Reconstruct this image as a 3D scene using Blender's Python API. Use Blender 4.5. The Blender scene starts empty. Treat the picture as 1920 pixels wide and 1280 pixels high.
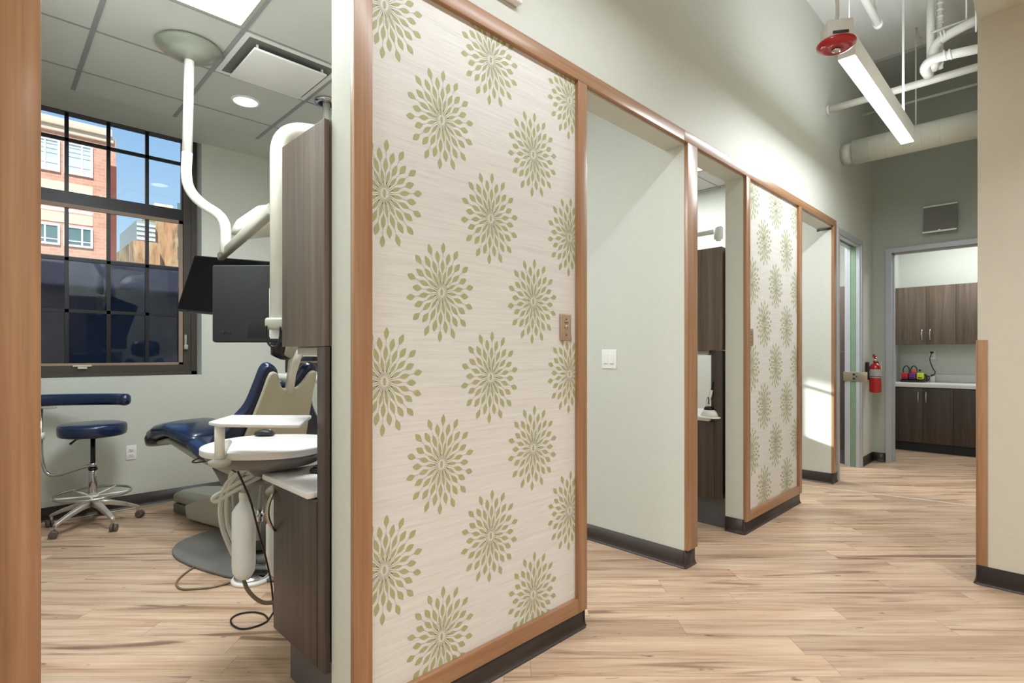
import bpy, bmesh, math, random
from mathutils import Vector, Matrix
random.seed(7)
C = bpy.context.scene.collection
PI = math.pi
H0 = 1.25                      # camera height
YAW = math.radians(45.5)
F = 1007.0; HOR = 663.0
SN, CS = math.sin(YAW), math.cos(YAW)

def at(px, py, t=None, x=None, y=None, z=None):
    """a point of the room on the sight line through (px,py) at a known plane or depth"""
    u = px - 960.0
    rx = -F*SN + u*CS; ry = F*CS + u*SN; rz = HOR - py
    if t is None:
        if x is not None: t = x/rx
        elif y is not None: t = y/ry
        else: t = (z-H0)/rz
    return Vector((rx*t, ry*t, H0+rz*t))

# ------------------------------------------------------------------ materials
def s2l(c):
    return tuple(((v/255)/12.92 if v/255 <= .04045 else ((v/255+.055)/1.055)**2.4) for v in c)
def newmat(name):
    m = bpy.data.materials.new(name); m.use_nodes = True
    nt = m.node_tree; b = nt.nodes['Principled BSDF']
    return m, nt, b
def N(nt, t, **kw):
    n = nt.nodes.new(t)
    for k, v in kw.items(): setattr(n, k, v)
    return n
def math_n(nt, op, a, b=None, c=None):
    n = nt.nodes.new('ShaderNodeMath'); n.operation = op
    for i, v in enumerate((a, b, c)):
        if v is None: continue
        if isinstance(v, (int, float)): n.inputs[i].default_value = v
        else: nt.links.new(v, n.inputs[i])
    return n.outputs[0]
def ramp(nt, fac, stops):
    r = nt.nodes.new('ShaderNodeValToRGB')
    el = r.color_ramp.elements
    while len(el) < len(stops): el.new(.5)
    for e, (p, c) in zip(el, stops):
        e.position = p; e.color = (*c, 1)
    nt.links.new(fac, r.inputs[0]); return r.outputs[0]
def mix(nt, fac, a, b, mode='MIX'):
    n = nt.nodes.new('ShaderNodeMix'); n.data_type = 'RGBA'; n.blend_type = mode
    for i, v in ((0, fac), (6, a), (7, b)):
        if isinstance(v, (int, float)): n.inputs[i].default_value = v
        elif isinstance(v, tuple): n.inputs[i].default_value = (*v, 1)
        else: nt.links.new(v, n.inputs[i])
    return n.outputs[2]
def scaled(nt, sx, sy, sz, rot=0):
    tc = nt.nodes.new('ShaderNodeTexCoord'); mp = nt.nodes.new('ShaderNodeMapping')
    mp.inputs['Scale'].default_value = (sx, sy, sz); mp.inputs['Rotation'].default_value = (0, 0, rot)
    nt.links.new(tc.outputs['Object'], mp.inputs[0]); return mp.outputs[0]
def noise(nt, vec, scale, detail=4, rough=.55, dist=0):
    n = nt.nodes.new('ShaderNodeTexNoise'); n.inputs['Scale'].default_value = scale
    n.inputs['Detail'].default_value = detail; n.inputs['Roughness'].default_value = rough
    n.inputs['Distortion'].default_value = dist
    nt.links.new(vec, n.inputs['Vector']); return n.outputs[0]
def bump(nt, b, h, strength, dist=.002):
    n = nt.nodes.new('ShaderNodeBump'); n.inputs['Strength'].default_value = strength; n.inputs['Distance'].default_value = dist
    nt.links.new(h, n.inputs['Height']); nt.links.new(n.outputs[0], b.inputs['Normal'])
def plain(name, col, rough=.5, metal=0., var=.04, scale=25, bmp=0., spec=.5, coat=0., lin=None):
    m, nt, b = newmat(name)
    c = lin or s2l(col)
    f = noise(nt, scaled(nt, 1, 1, 1), scale, 3)
    col_o = ramp(nt, f, [(.3, tuple(v*(1-var) for v in c)), (.7, tuple(min(1, v*(1+var)) for v in c))])
    nt.links.new(col_o, b.inputs['Base Color'])
    b.inputs['Roughness'].default_value = rough; b.inputs['Metallic'].default_value = metal
    b.inputs['Specular IOR Level'].default_value = spec; b.inputs['Coat Weight'].default_value = coat
    if bmp: bump(nt, b, noise(nt, scaled(nt, 1, 1, 1), 180, 3), bmp, .001)
    return m
def emit(name, col, strength):
    m, nt, b = newmat(name)
    b.inputs['Base Color'].default_value = (*col, 1)
    b.inputs['Emission Color'].default_value = (*col, 1); b.inputs['Emission Strength'].default_value = strength
    return m
def woodmat(name, dark, mid, light, along, fine=90, rough=.4, contrast=1.0, coat=0.):
    """straight-grained wood, the grain running along axis 'along'"""
    m, nt, b = newmat(name)
    s = [1, 1, 1]; s['xyz'.index(along)] = .045
    s2 = [1, 1, 1]; s2['xyz'.index(along)] = .02
    n1 = noise(nt, scaled(nt, *s), 14, 5, .6, .6)
    n2 = noise(nt, scaled(nt, *s2), fine, 4, .7)
    f = math_n(nt, 'ADD', math_n(nt, 'MULTIPLY', n1, .6), math_n(nt, 'MULTIPLY', n2, .4))
    col = ramp(nt, f, [(.5-.16*contrast, s2l(dark)), (.5, s2l(mid)), (.5+.16*contrast, s2l(light))])
    nt.links.new(col, b.inputs['Base Color'])
    b.inputs['Roughness'].default_value = rough; b.inputs['Coat Weight'].default_value = coat
    b.inputs['Coat Roughness'].default_value = .2
    bump(nt, b, n2, .12, .001)
    return m

M = {}
M['wall'] = plain('sage_wall_paint', (205, 208, 199), .55, var=.015, bmp=.15)
M['wall_deep'] = plain('deep_sage_wall_paint', (168, 176, 166), .5, var=.015, bmp=.15)
M['wall_warm'] = plain('warm_beige_wall_paint', (207, 202, 188), .6, var=.015, bmp=.15)
M['white_wall'] = plain('white_ceiling_paint', (222, 224, 222), .6, var=.01, bmp=.1)
M['grey_ceiling'] = plain('grey_ceiling_paint', (165, 168, 164), .6, var=.01)
M['tile'] = plain('ceiling_tile', (205, 205, 202), .85, var=.03, scale=300, bmp=.3)
M['grid'] = plain('ceiling_grid_metal', (150, 152, 155), .45, var=.01)
M['base'] = plain('dark_brown_rubber', (56, 47, 44), .42, var=.05)
M['wood'] = woodmat('alder_wood_upright', (122, 84, 56), (158, 116, 82), (184, 144, 108), 'z', 60, .36, 1.3, .25)
M['wood_y'] = woodmat('alder_wood_level', (122, 84, 56), (158, 116, 82), (184, 144, 108), 'y', 60, .36, 1.3, .25)
M['lam'] = woodmat('brown_laminate', (46, 38, 34), (68, 56, 50), (90, 76, 67), 'z', 130, .42, 1.2)
M['lam_light'] = woodmat('lighter_brown_laminate', (72, 59, 50), (100, 85, 73), (126, 110, 96), 'z', 130, .38, 1.2)  # same laminate, the upper cabinets' white sheen put into a lighter colour
M['counter'] = plain('white_solid_surface', (226, 224, 222), .28, var=.02, scale=200)
M['kick'] = plain('grey_toe_kick', (92, 92, 98), .4, var=.03)
M['chrome'] = plain('polished_chrome', (200, 200, 202), .16, 1., var=.02)
M['nickel'] = plain('satin_nickel', (186, 176, 158), .3, 1., var=.02)
M['bronze'] = plain('bronze_metal', (186, 164, 142), .4, .7, var=.04)
M['dentwhite'] = plain('ivory_enamel', (226, 226, 216), .3, var=.01, coat=.3)
M['dentgrey'] = plain('light_grey_enamel', (172, 172, 160), .38, var=.02)
M['dentdark'] = plain('mid_grey_moulding', (112, 110, 108), .42, var=.02)
M['shell'] = plain('beige_plastic_shell', (196, 192, 172), .4, var=.015)
M['navy'] = plain('navy_vinyl', (11, 30, 66), .3, var=.05, coat=.3)
M['navy_dark'] = plain('dark_navy_vinyl', (12, 18, 34), .32, var=.05, coat=.3)
M['black'] = plain('black_plastic', (14, 14, 16), .35, var=.05)
M['black_soft'] = plain('matte_charcoal_plastic', (30, 31, 37), .5, var=.05)
M['screen'] = plain('dark_screen_glass', (3, 3, 4), .3, var=.0, spec=.12)
M['alu'] = plain('cast_aluminium', (196, 190, 180), .35, .6, var=.03)
M['rubber'] = plain('grey_wheel_rubber', (92, 84, 78), .5, var=.04)
M['white'] = plain('white_plastic', (236, 236, 234), .35, var=.01)
M['frame_metal'] = plain('grey_door_frame_paint', (174, 178, 184), .4, .1, var=.015)
M['frame_dark'] = plain('dark_frame_shadow_gap', (60, 62, 62), .5)
M['brown_window'] = plain('dark_bronze_window_frame', (66, 58, 52), .45, var=.04)
M['black_window'] = plain('black_muntin', (16, 17, 22), .4, var=.04)
M['tan_window'] = plain('tan_sash_bead', (150, 128, 110), .45, var=.04)
M['red'] = plain('red_enamel', (168, 12, 26), .3, var=.03, coat=.3)
M['pipe'] = plain('painted_white_pipe', (215, 215, 210), .5, var=.02)
M['duct'] = plain('painted_white_duct', (206, 208, 198), .5, var=.02)
M['bottle'] = plain('translucent_white_bottle', (238, 247, 248), .35, var=.02)
M['hose'] = plain('grey_silicone_hose', (206, 205, 196), .45, var=.02)
M['hose_tan'] = plain('tan_vinyl_tube', (120, 106, 82), .4, var=.04)
M['cable'] = plain('black_cable', (16, 16, 18), .4)
M['amber'] = plain('silver_label', (170, 172, 178), .35, .3)
M['purple'] = plain('purple_plastic', (100, 26, 110), .4)
M['yellow'] = plain('lime_yellow_plastic', (184, 194, 30), .4)
M['orange'] = plain('orange_plastic', (206, 86, 30), .4)
M['clip_red'] = plain('bright_red_plastic', (176, 22, 28), .4)
M['speaker_cloth'] = plain('grey_speaker_grille', (120, 120, 118), .7, var=.08, scale=400)
M['petal'] = plain('sage_green_print', (170, 171, 126), .6, var=.05, scale=160)
M['stem'] = plain('grey_green_print', (150, 148, 138), .6)
M['outlet_hole'] = plain('dark_socket_slot', (40, 38, 36), .6)
M['dish'] = plain('grey_green_dish_enamel', (140, 145, 132), .3, var=.02, coat=.3)
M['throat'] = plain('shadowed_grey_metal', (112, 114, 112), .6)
M['lightface'] = emit('lamp_diffuser', (1, 1, 1), 6)
M['lightface_warm'] = emit('warm_lamp_lens', (1, .98, .93), 7)

_b = M['bottle'].node_tree.nodes['Principled BSDF']; _b.inputs['Subsurface Weight'].default_value = .7; _b.inputs['Subsurface Radius'].default_value = (.06, .06, .06); _b.inputs['Subsurface Scale'].default_value = 1
def wallpaper():
    m, nt, b = newmat('white_grasscloth_wallpaper')
    n1 = noise(nt, scaled(nt, 1, .025, 1), 420, 4, .7, .3)
    n2 = noise(nt, scaled(nt, 1, .02, 1), 110, 4, .6, .6)
    f = math_n(nt, 'ADD', math_n(nt, 'MULTIPLY', n1, .5), math_n(nt, 'MULTIPLY', n2, .5))
    c = ramp(nt, f, [(.34, s2l((206, 204, 200))), (.5, s2l((220, 218, 215))), (.64, s2l((227, 226, 224)))])
    nt.links.new(c, b.inputs['Base Color']); b.inputs['Roughness'].default_value = .5
    bump(nt, b, n1, .1, .001); return m
M['paper'] = wallpaper()

def floormat():
    m, nt, b = newmat('maple_plank_floor')
    tc = nt.nodes.new('ShaderNodeTexCoord'); sep = nt.nodes.new('ShaderNodeSeparateXYZ')
    nt.links.new(tc.outputs['Object'], sep.inputs[0])
    X, Y = sep.outputs[0], sep.outputs[1]
    # planks lie at 45 degrees to the walls: v across, u along
    v = math_n(nt, 'ADD', math_n(nt, 'MULTIPLY', X, -SN), math_n(nt, 'MULTIPLY', Y, CS))
    u = math_n(nt, 'ADD', math_n(nt, 'MULTIPLY', X, CS), math_n(nt, 'MULTIPLY', Y, SN))
    vr = math_n(nt, 'DIVIDE', math_n(nt, 'SUBTRACT', v, 2.082-.148*40), .148)
    row = math_n(nt, 'FLOOR', vr); fv = math_n(nt, 'FRACT', vr)
    wn = nt.nodes.new('ShaderNodeTexWhiteNoise'); wn.noise_dimensions = '1D'
    nt.links.new(row, wn.inputs['W'])
    off = math_n(nt, 'MULTIPLY', wn.outputs[0], 1.21)
    ur = math_n(nt, 'DIVIDE', math_n(nt, 'ADD', math_n(nt, 'ADD', u, 30), off), 1.21)
    col = math_n(nt, 'FLOOR', ur); fu = math_n(nt, 'FRACT', ur)
    cv = nt.nodes.new('ShaderNodeCombineXYZ'); nt.links.new(row, cv.inputs[0]); nt.links.new(col, cv.inputs[1])
    w2 = nt.nodes.new('ShaderNodeTexWhiteNoise'); w2.noise_dimensions = '2D'; nt.links.new(cv.outputs[0], w2.inputs['Vector'])
    idv = w2.outputs[0]
    def gv(su, sv, k):
        c = nt.nodes.new('ShaderNodeCombineXYZ')
        nt.links.new(math_n(nt, 'MULTIPLY', u, su), c.inputs[0])
        nt.links.new(math_n(nt, 'MULTIPLY', v, sv), c.inputs[1])
        nt.links.new(math_n(nt, 'MULTIPLY', idv, k), c.inputs[2]); return c.outputs[0]
    g1 = noise(nt, gv(.9, 11, 40), 1.3, 5, .6, .5)       # broad figure
    g2 = noise(nt, gv(1.6, 70, 90), 1.5, 4, .65, .2)      # fine grain
    g3 = noise(nt, gv(1.0, 14, 140), 1.1, 3, .5, .9)      # dark mineral streaks
    kn = noise(nt, gv(9, 26, 17), 1.0, 2, .5, .3)         # knots
    f = math_n(nt, 'ADD', math_n(nt, 'MULTIPLY', g1, .72), math_n(nt, 'MULTIPLY', g2, .28))
    base = ramp(nt, f, [(.34, s2l((168, 136, 110))), (.5, s2l((202, 174, 148))), (.66, s2l((219, 197, 173)))])
    tint = ramp(nt, idv, [(0, (.80, .77, .75)), (.5, (.95, .93, .91)), (1, (1.05, 1.02, .98))])
    c1 = mix(nt, 1.0, base, tint, 'MULTIPLY')
    sf = ramp(nt, g3, [(.57, (0, 0, 0)), (.63, (.35, .35, .35)), (.71, (.85, .85, .85))])
    c2 = mix(nt, sf, c1, s2l((122, 92, 74)))
    kf = ramp(nt, kn, [(.70, (0, 0, 0)), (.78, (.8, .8, .8))])
    c3 = mix(nt, kf, c2, s2l((92, 64, 48)))
    # thin joints
    ev = math_n(nt, 'MINIMUM', fv, math_n(nt, 'SUBTRACT', 1, fv))
    eu = math_n(nt, 'MINIMUM', fu, math_n(nt, 'SUBTRACT', 1, fu))
    lv = math_n(nt, 'LESS_THAN', ev, .008); lu = math_n(nt, 'LESS_THAN', eu, .0011)
    ln = math_n(nt, 'MAXIMUM', lv, lu)
    c4 = mix(nt, math_n(nt, 'MULTIPLY', ln, .45), c3, s2l((110, 84, 66)))
    nt.links.new(c4, b.inputs['Base Color'])
    b.inputs['Roughness'].default_value = .38
    b.inputs['Specular IOR Level'].default_value = .4
    bump(nt, b, g2, .08, .001)
    return m
M['floor'] = floormat()

def brick():
    m, nt, b = newmat('brick_facade')
    tc = nt.nodes.new('ShaderNodeTexCoord'); sep = nt.nodes.new('ShaderNodeSeparateXYZ'); cb = nt.nodes.new('ShaderNodeCombineXYZ')
    nt.links.new(tc.outputs['Object'], sep.inputs[0])
    nt.links.new(math_n(nt, 'ADD', sep.outputs[1], sep.outputs[0]), cb.inputs[0]); nt.links.new(sep.outputs[2], cb.inputs[1])
    bt = nt.nodes.new('ShaderNodeTexBrick'); nt.links.new(cb.outputs[0], bt.inputs['Vector'])
    bt.inputs['Scale'].default_value = 2.2
    bt.inputs['Color1'].default_value = (*s2l((222, 168, 140)), 1); bt.inputs['Color2'].default_value = (*s2l((210, 152, 124)), 1)
    bt.inputs['Mortar'].default_value = (*s2l((224, 190, 168)), 1); bt.inputs['Mortar Size'].default_value = .012
    nt.links.new(bt.outputs[0], b.inputs['Base Color']); b.inputs['Roughness'].default_value = .85
    return m
M['brick'] = brick()
M['cream'] = plain('cream_stone_band', (236, 214, 186), .8)
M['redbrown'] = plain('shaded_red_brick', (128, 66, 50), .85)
def stone():
    m, nt, b = newmat('weathered_stone_facade')
    n1 = noise(nt, scaled(nt, 1, 1, .35), .6, 5, .65)
    n2 = noise(nt, scaled(nt, 1, 1.4, .3), 2.2, 4, .6)
    c = ramp(nt, n2, [(.38, s2l((120, 104, 74))), (.52, s2l((186, 164, 120))), (.66, s2l((206, 190, 152)))])
    c2 = mix(nt, ramp(nt, n1, [(.45, (0, 0, 0)), (.6, (.7, .7, .7))]), c, s2l((206, 142, 100)))
    nt.links.new(c2, b.inputs['Base Color']); b.inputs['Roughness'].default_value = .9; return m
M['stone'] = stone()
M['greenglass'] = plain('dark_teal_glazing', (96, 128, 128), .15, var=.3, scale=.6)
M['paleglass'] = plain('pale_blind_glazing', (214, 224, 230), .3, var=.05, scale=2)
def hoard():
    m, nt, b = newmat('dark_stained_outside_wall')
    n1 = noise(nt, scaled(nt, 1, 1, .5), 1.6, 5, .6, 1)
    c = ramp(nt, n1, [(.35, s2l((26, 34, 58))), (.6, s2l((44, 50, 72))), (.75, s2l((84, 88, 104)))])
    nt.links.new(c, b.inputs['Base Color']); b.inputs['Roughness'].default_value = .7; return m
M['hoard'] = hoard()
def glass():
    m = bpy.data.materials.new('clear_glass'); m.use_nodes = True; nt = m.node_tree
    for n in list(nt.nodes): nt.nodes.remove(n)
    o = nt.nodes.new('ShaderNodeOutputMaterial'); mx = nt.nodes.new('ShaderNodeMixShader')
    tr = nt.nodes.new('ShaderNodeBsdfTransparent'); gl = nt.nodes.new('ShaderNodeBsdfGlossy'); gl.inputs['Roughness'].default_value = 0
    tr.inputs[0].default_value = (.94, .96, .97, 1); mx.inputs[0].default_value = .03
    nt.links.new(tr.outputs[0], mx.inputs[1]); nt.links.new(gl.outputs[0], mx.inputs[2]); nt.links.new(mx.outputs[0], o.inputs[0])
    return m
M['glass'] = glass()

# ------------------------------------------------------------------ mesh helpers
class MB:
    def __init__(s): s.v = []; s.f = []; s.mi = []; s.sm = []; s.m = 0; s.T = None
    def mat(s, i): s.m = i; return s
    def addv(s, p):
        p = Vector(p)
        if s.T is not None: p = s.T @ p
        s.v.append(p); return len(s.v)-1
    def face(s, idx, smooth=False): s.f.append(tuple(idx)); s.mi.append(s.m); s.sm.append(smooth)
    def box(s, x0, x1, y0, y1, z0, z1, bev=0.):
        x0, x1 = min(x0, x1), max(x0, x1); y0, y1 = min(y0, y1), max(y0, y1); z0, z1 = min(z0, z1), max(z0, z1)
        if bev <= 0:
            i = [s.addv(p) for p in ((x0,y0,z0),(x1,y0,z0),(x1,y1,z0),(x0,y1,z0),(x0,y0,z1),(x1,y0,z1),(x1,y1,z1),(x0,y1,z1))]
            for q in ((3,2,1,0),(4,5,6,7),(0,1,5,4),(1,2,6,5),(2,3,7,6),(3,0,4,7)): s.face([i[k] for k in q])
            return s
        bev = min(bev, (x1-x0)*.49, (y1-y0)*.49, (z1-z0)*.49)
        bm = bmesh.new(); bmesh.ops.create_cube(bm, size=1)
        for v in bm.verts: v.co = Vector(((x0+x1)/2+v.co.x*(x1-x0), (y0+y1)/2+v.co.y*(y1-y0), (z0+z1)/2+v.co.z*(z1-z0)))
        bmesh.ops.bevel(bm, geom=list(bm.edges), offset=bev, segments=3, profile=.5, affect='EDGES')
        return s.frombm(bm, True)
    def frombm(s, bm, smooth=False):
        o = len(s.v); bm.verts.ensure_lookup_table()
        for v in bm.verts: s.addv(v.co)
        for f in bm.faces: s.face([o+v.index for v in f.verts], smooth)
        bm.free(); return s
    def prism(s, pts, d, bev=0., seg=3):
        """closed outline pts (3D, planar) pushed along vector d"""
        bm = bmesh.new(); d = Vector(d)
        a = [bm.verts.new(p) for p in pts]; b = [bm.verts.new(Vector(p)+d) for p in pts]
        n = len(pts)
        bm.faces.new(a[::-1]); bm.faces.new(b)
        for i in range(n): bm.faces.new((a[i], a[(i+1) % n], b[(i+1) % n], b[i]))
        bmesh.ops.recalc_face_normals(bm, faces=bm.faces)
        if bev > 0:
            es = [e for e in bm.edges if (e.verts[0] in a and e.verts[1] in a) or (e.verts[0] in b and e.verts[1] in b)]
            bmesh.ops.bevel(bm, geom=es, offset=bev, segments=seg, profile=.5, affect='EDGES')
        bm.verts.index_update()
        return s.frombm(bm, bev > 0)
    def lathe(s, c, prof, n=32, axis='z', smooth=True, cap=True):
        """prof: list of (r, h) along axis from centre c"""
        c = Vector(c); rings = []
        for r, h in prof:
            ring = []
            for k in range(n):
                a = 2*PI*k/n; p, q = r*math.cos(a), r*math.sin(a)
                o = {'z': (p, q, h), 'x': (h, p, q), 'y': (q, h, p)}[axis]
                ring.append(s.addv(c+Vector(o)))
            rings.append(ring)
        for A, B in zip(rings, rings[1:]):
            for k in range(n): s.face((A[k], A[(k+1) % n], B[(k+1) % n], B[k]), smooth)
        if cap: s.face(rings[0][::-1]); s.face(rings[-1])
        return s
    def tube(s, pts, r, n=12, cap=True, smoothpath=0):
        pts = [Vector(p) for p in pts]
        if smoothpath: pts = catmull(pts, smoothpath)
        m = len(pts); rr = r if isinstance(r, (list, tuple)) else [r]*m
        if len(rr) != m: rr = [rr[0]+(rr[-1]-rr[0])*i/(m-1) for i in range(m)]
        tg = [(pts[min(i+1, m-1)]-pts[max(i-1, 0)]).normalized() for i in range(m)]
        up = Vector((0, 0, 1)) if abs(tg[0].z) < .9 else Vector((1, 0, 0))
        nx = tg[0].cross(up).normalized(); rings = []
        for i in range(m):
            if i: nx = (nx - tg[i]*nx.dot(tg[i])).normalized()
            ny = tg[i].cross(nx)
            rings.append([s.addv(pts[i]+(nx*math.cos(2*PI*k/n)+ny*math.sin(2*PI*k/n))*rr[i]) for k in range(n)])
        for A, B in zip(rings, rings[1:]):
            for k in range(n): s.face((A[k], A[(k+1) % n], B[(k+1) % n], B[k]), True)
        if cap: s.face(rings[0][::-1]); s.face(rings[-1])
        return s
    def torus(s, c, R, r, n=48, k=10, axis='z'):
        c = Vector(c); g = []
        for i in range(n):
            a = 2*PI*i/n; row = []
            for j in range(k):
                b = 2*PI*j/k; q = R+r*math.cos(b)
                o = (q*math.cos(a), q*math.sin(a), r*math.sin(b))
                if axis == 'y': o = (o[0], o[2], o[1])
                row.append(s.addv(c+Vector(o)))
            g.append(row)
        for i in range(n):
            for j in range(k): s.face((g[i][j], g[(i+1) % n][j], g[(i+1) % n][(j+1) % k], g[i][(j+1) % k]), True)
        return s
    def loft(s, secs, n=24, p=2.6, cap=True):
        """secs: (centre, half-width vector, half-height vector): superellipse sections"""
        rings = []
        for c, a, b in secs:
            c, a, b = Vector(c), Vector(a), Vector(b); ring = []
            for k in range(n):
                th = 2*PI*k/n; cc, ss = math.cos(th), math.sin(th)
                x = math.copysign(abs(cc)**(2/p), cc); y = math.copysign(abs(ss)**(2/p), ss)
                ring.append(s.addv(c+a*x+b*y))
            rings.append(ring)
        for A, B in zip(rings, rings[1:]):
            for k in range(n): s.face((A[k], A[(k+1) % n], B[(k+1) % n], B[k]), True)
        if cap: s.face(rings[0][::-1]); s.face(rings[-1])
        return s
    def build(s, name, mats, parent=None, recalc=True):
        me = bpy.data.meshes.new(name); me.from_pydata([tuple(v) for v in s.v], [], s.f)
        if not isinstance(mats, (list, tuple)): mats = [mats]
        for m in mats: me.materials.append(M[m] if isinstance(m, str) else m)
        for p, i, sm in zip(me.polygons, s.mi, s.sm): p.material_index = i; p.use_smooth = sm
        if recalc:
            bm = bmesh.new(); bm.from_mesh(me); bmesh.ops.recalc_face_normals(bm, faces=bm.faces); bm.to_mesh(me); bm.free()
        me.update()
        o = bpy.data.objects.new(name, me); C.objects.link(o)
        if parent: o.parent = parent
        return o
def catmull(P, k):
    out = []
    Q = [P[0]*2-P[1]] + P + [P[-1]*2-P[-2]]
    for i in range(1, len(Q)-2):
        a, b, c, d = Q[i-1], Q[i], Q[i+1], Q[i+2]
        for j in range(k):
            t = j/k
            out.append(.5*((2*b)+(c-a)*t+(2*a-5*b+4*c-d)*t*t+(3*b-a-3*c+d)*t**3))
    out.append(P[-1]); return out
def fillet(P, r, k=8):
    """round the corners of a polyline with radius-like offset r"""
    P = [Vector(p) for p in P]; out = [P[0]]
    for a, b, c in zip(P, P[1:], P[2:]):
        d1 = min(r, (a-b).length*.49); d2 = min(r, (c-b).length*.49)
        p = b+(a-b).normalized()*d1; q = b+(c-b).normalized()*d2
        for j in range(k+1):
            t = j/k; out.append(p*(1-t)**2+b*2*t*(1-t)+q*t*t)
    out.append(P[-1]); return out
def rrect(w, h, r, k=6):
    out = []
    for cx, cy, a0 in ((w/2-r, h/2-r, 0), (-w/2+r, h/2-r, 90), (-w/2+r, -h/2+r, 180), (w/2-r, -h/2+r, 270)):
        for j in range(k+1):
            a = math.radians(a0+90*j/k); out.append((cx+r*math.cos(a), cy+r*math.sin(a)))
    return out
def tag(o, label, cat, group=None):
    o['label'] = label; o['category'] = cat
    if group: o['group'] = group
    return o
def thing(name, label, cat, loc=(0, 0, 0), rz=0, group=None):
    o = bpy.data.objects.new(name, None); C.objects.link(o); o.location = loc; o.rotation_euler = (0, 0, rz)
    o.empty_display_size = .1
    return tag(o, label, cat, group)
def struct(o): o['kind'] = 'structure'; return o
def dup(root, delta, label, group=None):
    r = root.copy(); C.objects.link(r); r.location = Vector(root.location)+Vector(delta); r['label'] = label
    if group: r['group'] = group
    for ch in list(root.children):
        c = ch.copy(); C.objects.link(c); c.parent = r
        for g in list(ch.children):
            d = g.copy(); C.objects.link(d); d.parent = c
    return r
def text_mesh(name, body, size, mat, loc, rot, parent=None, ext=.0006):
    cu = bpy.data.curves.new(name, 'FONT'); cu.body = body; cu.size = size; cu.extrude = ext; cu.align_x = 'CENTER'; cu.align_y = 'CENTER'
    o = bpy.data.objects.new(name, cu); C.objects.link(o)
    dg = bpy.context.evaluated_depsgraph_get(); me = bpy.data.meshes.new_from_object(o.evaluated_get(dg))
    bpy.data.objects.remove(o); me.materials.clear(); me.materials.append(M[mat])
    o = bpy.data.objects.new(name, me); C.objects.link(o); o.location = loc; o.rotation_euler = rot
    if parent: o.parent = parent
    return o

# ------------------------------------------------------------------ the setting
XF, XW, XB = -1.506, -1.529, -1.655       # trim face, hall wall face, room side of the hall wall
XWIN = -5.30; ZC = 3.085; ZHI = 4.31; ZSOF = 2.467
b = MB(); b.box(-5.62, 2.4, -3.1, 10.2, -.12, 0); struct(b.build('floor', 'floor'))

# hall wall with its openings
b = MB()
OPEN = [(.0856, .805, ZSOF), (1.960, 2.911, ZSOF), (3.03, 3.746, ZSOF), (4.888, 5.80, ZSOF), (6.02, 6.86, 2.44)]
y = -3.0
for (a, c, zt) in OPEN:
    b.box(XB, XW, y, a, 0, zt if zt < ZSOF else ZSOF); y = c
b.box(XB, XW, y, 7.43, 0, ZSOF)
b.box(XB, XW, 6.02, 6.86, 2.44, ZSOF)
b.box(XB, XW, -3.0, 7.43, ZSOF, ZHI)
struct(b.build('wall_hall', 'wall'))
# room dividers
for i, (a, c) in enumerate(((-.03, .0856), (2.911, 3.03), (5.80, 5.92), (8.4, 8.5))):
    b = MB(); b.box(-5.6, XB, a, c, 0, 3.4); struct(b.build('wall_divider_%d' % (i+1), 'wall'))
# window wall with three window openings
WINS = [(.092, 1.368), (2.10, 2.87), (3.30, 4.576)]
WZ0, WZ1 = 1.065, 3.22
b = MB(); y = -3.0
for a, c in WINS:
    b.box(-5.62, XWIN, y, a, 0, WZ1); b.box(-5.62, XWIN, a, c, 0, WZ0); y = c
b.box(-5.62, XWIN, y, 8.5, 0, WZ1); b.box(-5.62, XWIN, -3.0, 8.5, WZ1, 3.5)
struct(b.build('wall_window', 'wall'))
# end wall with doorway, right wall, back walls
b = MB(); DX0, DX1, DZ = -1.385, -.42, 2.445
b.box(-1.68, DX0, 7.43, 7.55, 0, ZHI); b.box(DX1, 2.2, 7.43, 7.55, 0, ZHI); b.box(DX0, DX1, 7.43, 7.55, DZ, ZHI)
struct(b.build('wall_end', 'wall_deep'))
b = MB(); b.box(-.309, 2.2, 3.856, 7.43, 0, ZHI+.2); struct(b.build('wall_right', 'wall_warm'))
b = MB(); b.box(2.05, 2.2, -3.1, 3.856, 0, 3.4); struct(b.build('wall_far_right', 'wall_warm'))
b = MB(); b.box(-5.62, 2.2, -3.15, -3.0, 0, ZHI+.1); struct(b.build('wall_back', 'wall_warm'))
b = MB(); b.box(-.309, -.19, -3.0, 3.856, 3.07, ZHI); struct(b.build('wall_fascia', 'wall'))
b = MB(); b.box(-.309, 2.2, -3.0, 3.856, 3.071, 3.19); struct(b.build('ceiling_low', 'wall_warm'))
b = MB(); b.box(-1.66, -.05, -3.0, 6.63, ZHI, ZHI+.12); b.mat(1).box(-1.66, -.05, 6.63, 7.55, ZHI-.03, ZHI+.12)  # last stretch before the end wall is lower and darker grey
struct(b.build('ceiling_high', ['white_wall', 'grey_ceiling']))
# store room beyond the end doorway
b = MB(); b.box(-1.68, -1.56, 7.55, 9.15, 0, 3.0); struct(b.build('wall_store_left', 'wall'))
b = MB(); b.box(-1.68, .8, 9.15, 9.27, 0, 3.0); struct(b.build('wall_store_back', 'wall'))
b = MB(); b.box(.6, .72, 7.55, 9.15, 0, 3.0); struct(b.build('wall_store_right', 'wall'))
b = MB(); b.box(-1.68, .8, 7.552, 9.27, 2.9, 3.0); struct(b.build('ceiling_store', 'white_wall'))

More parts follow.
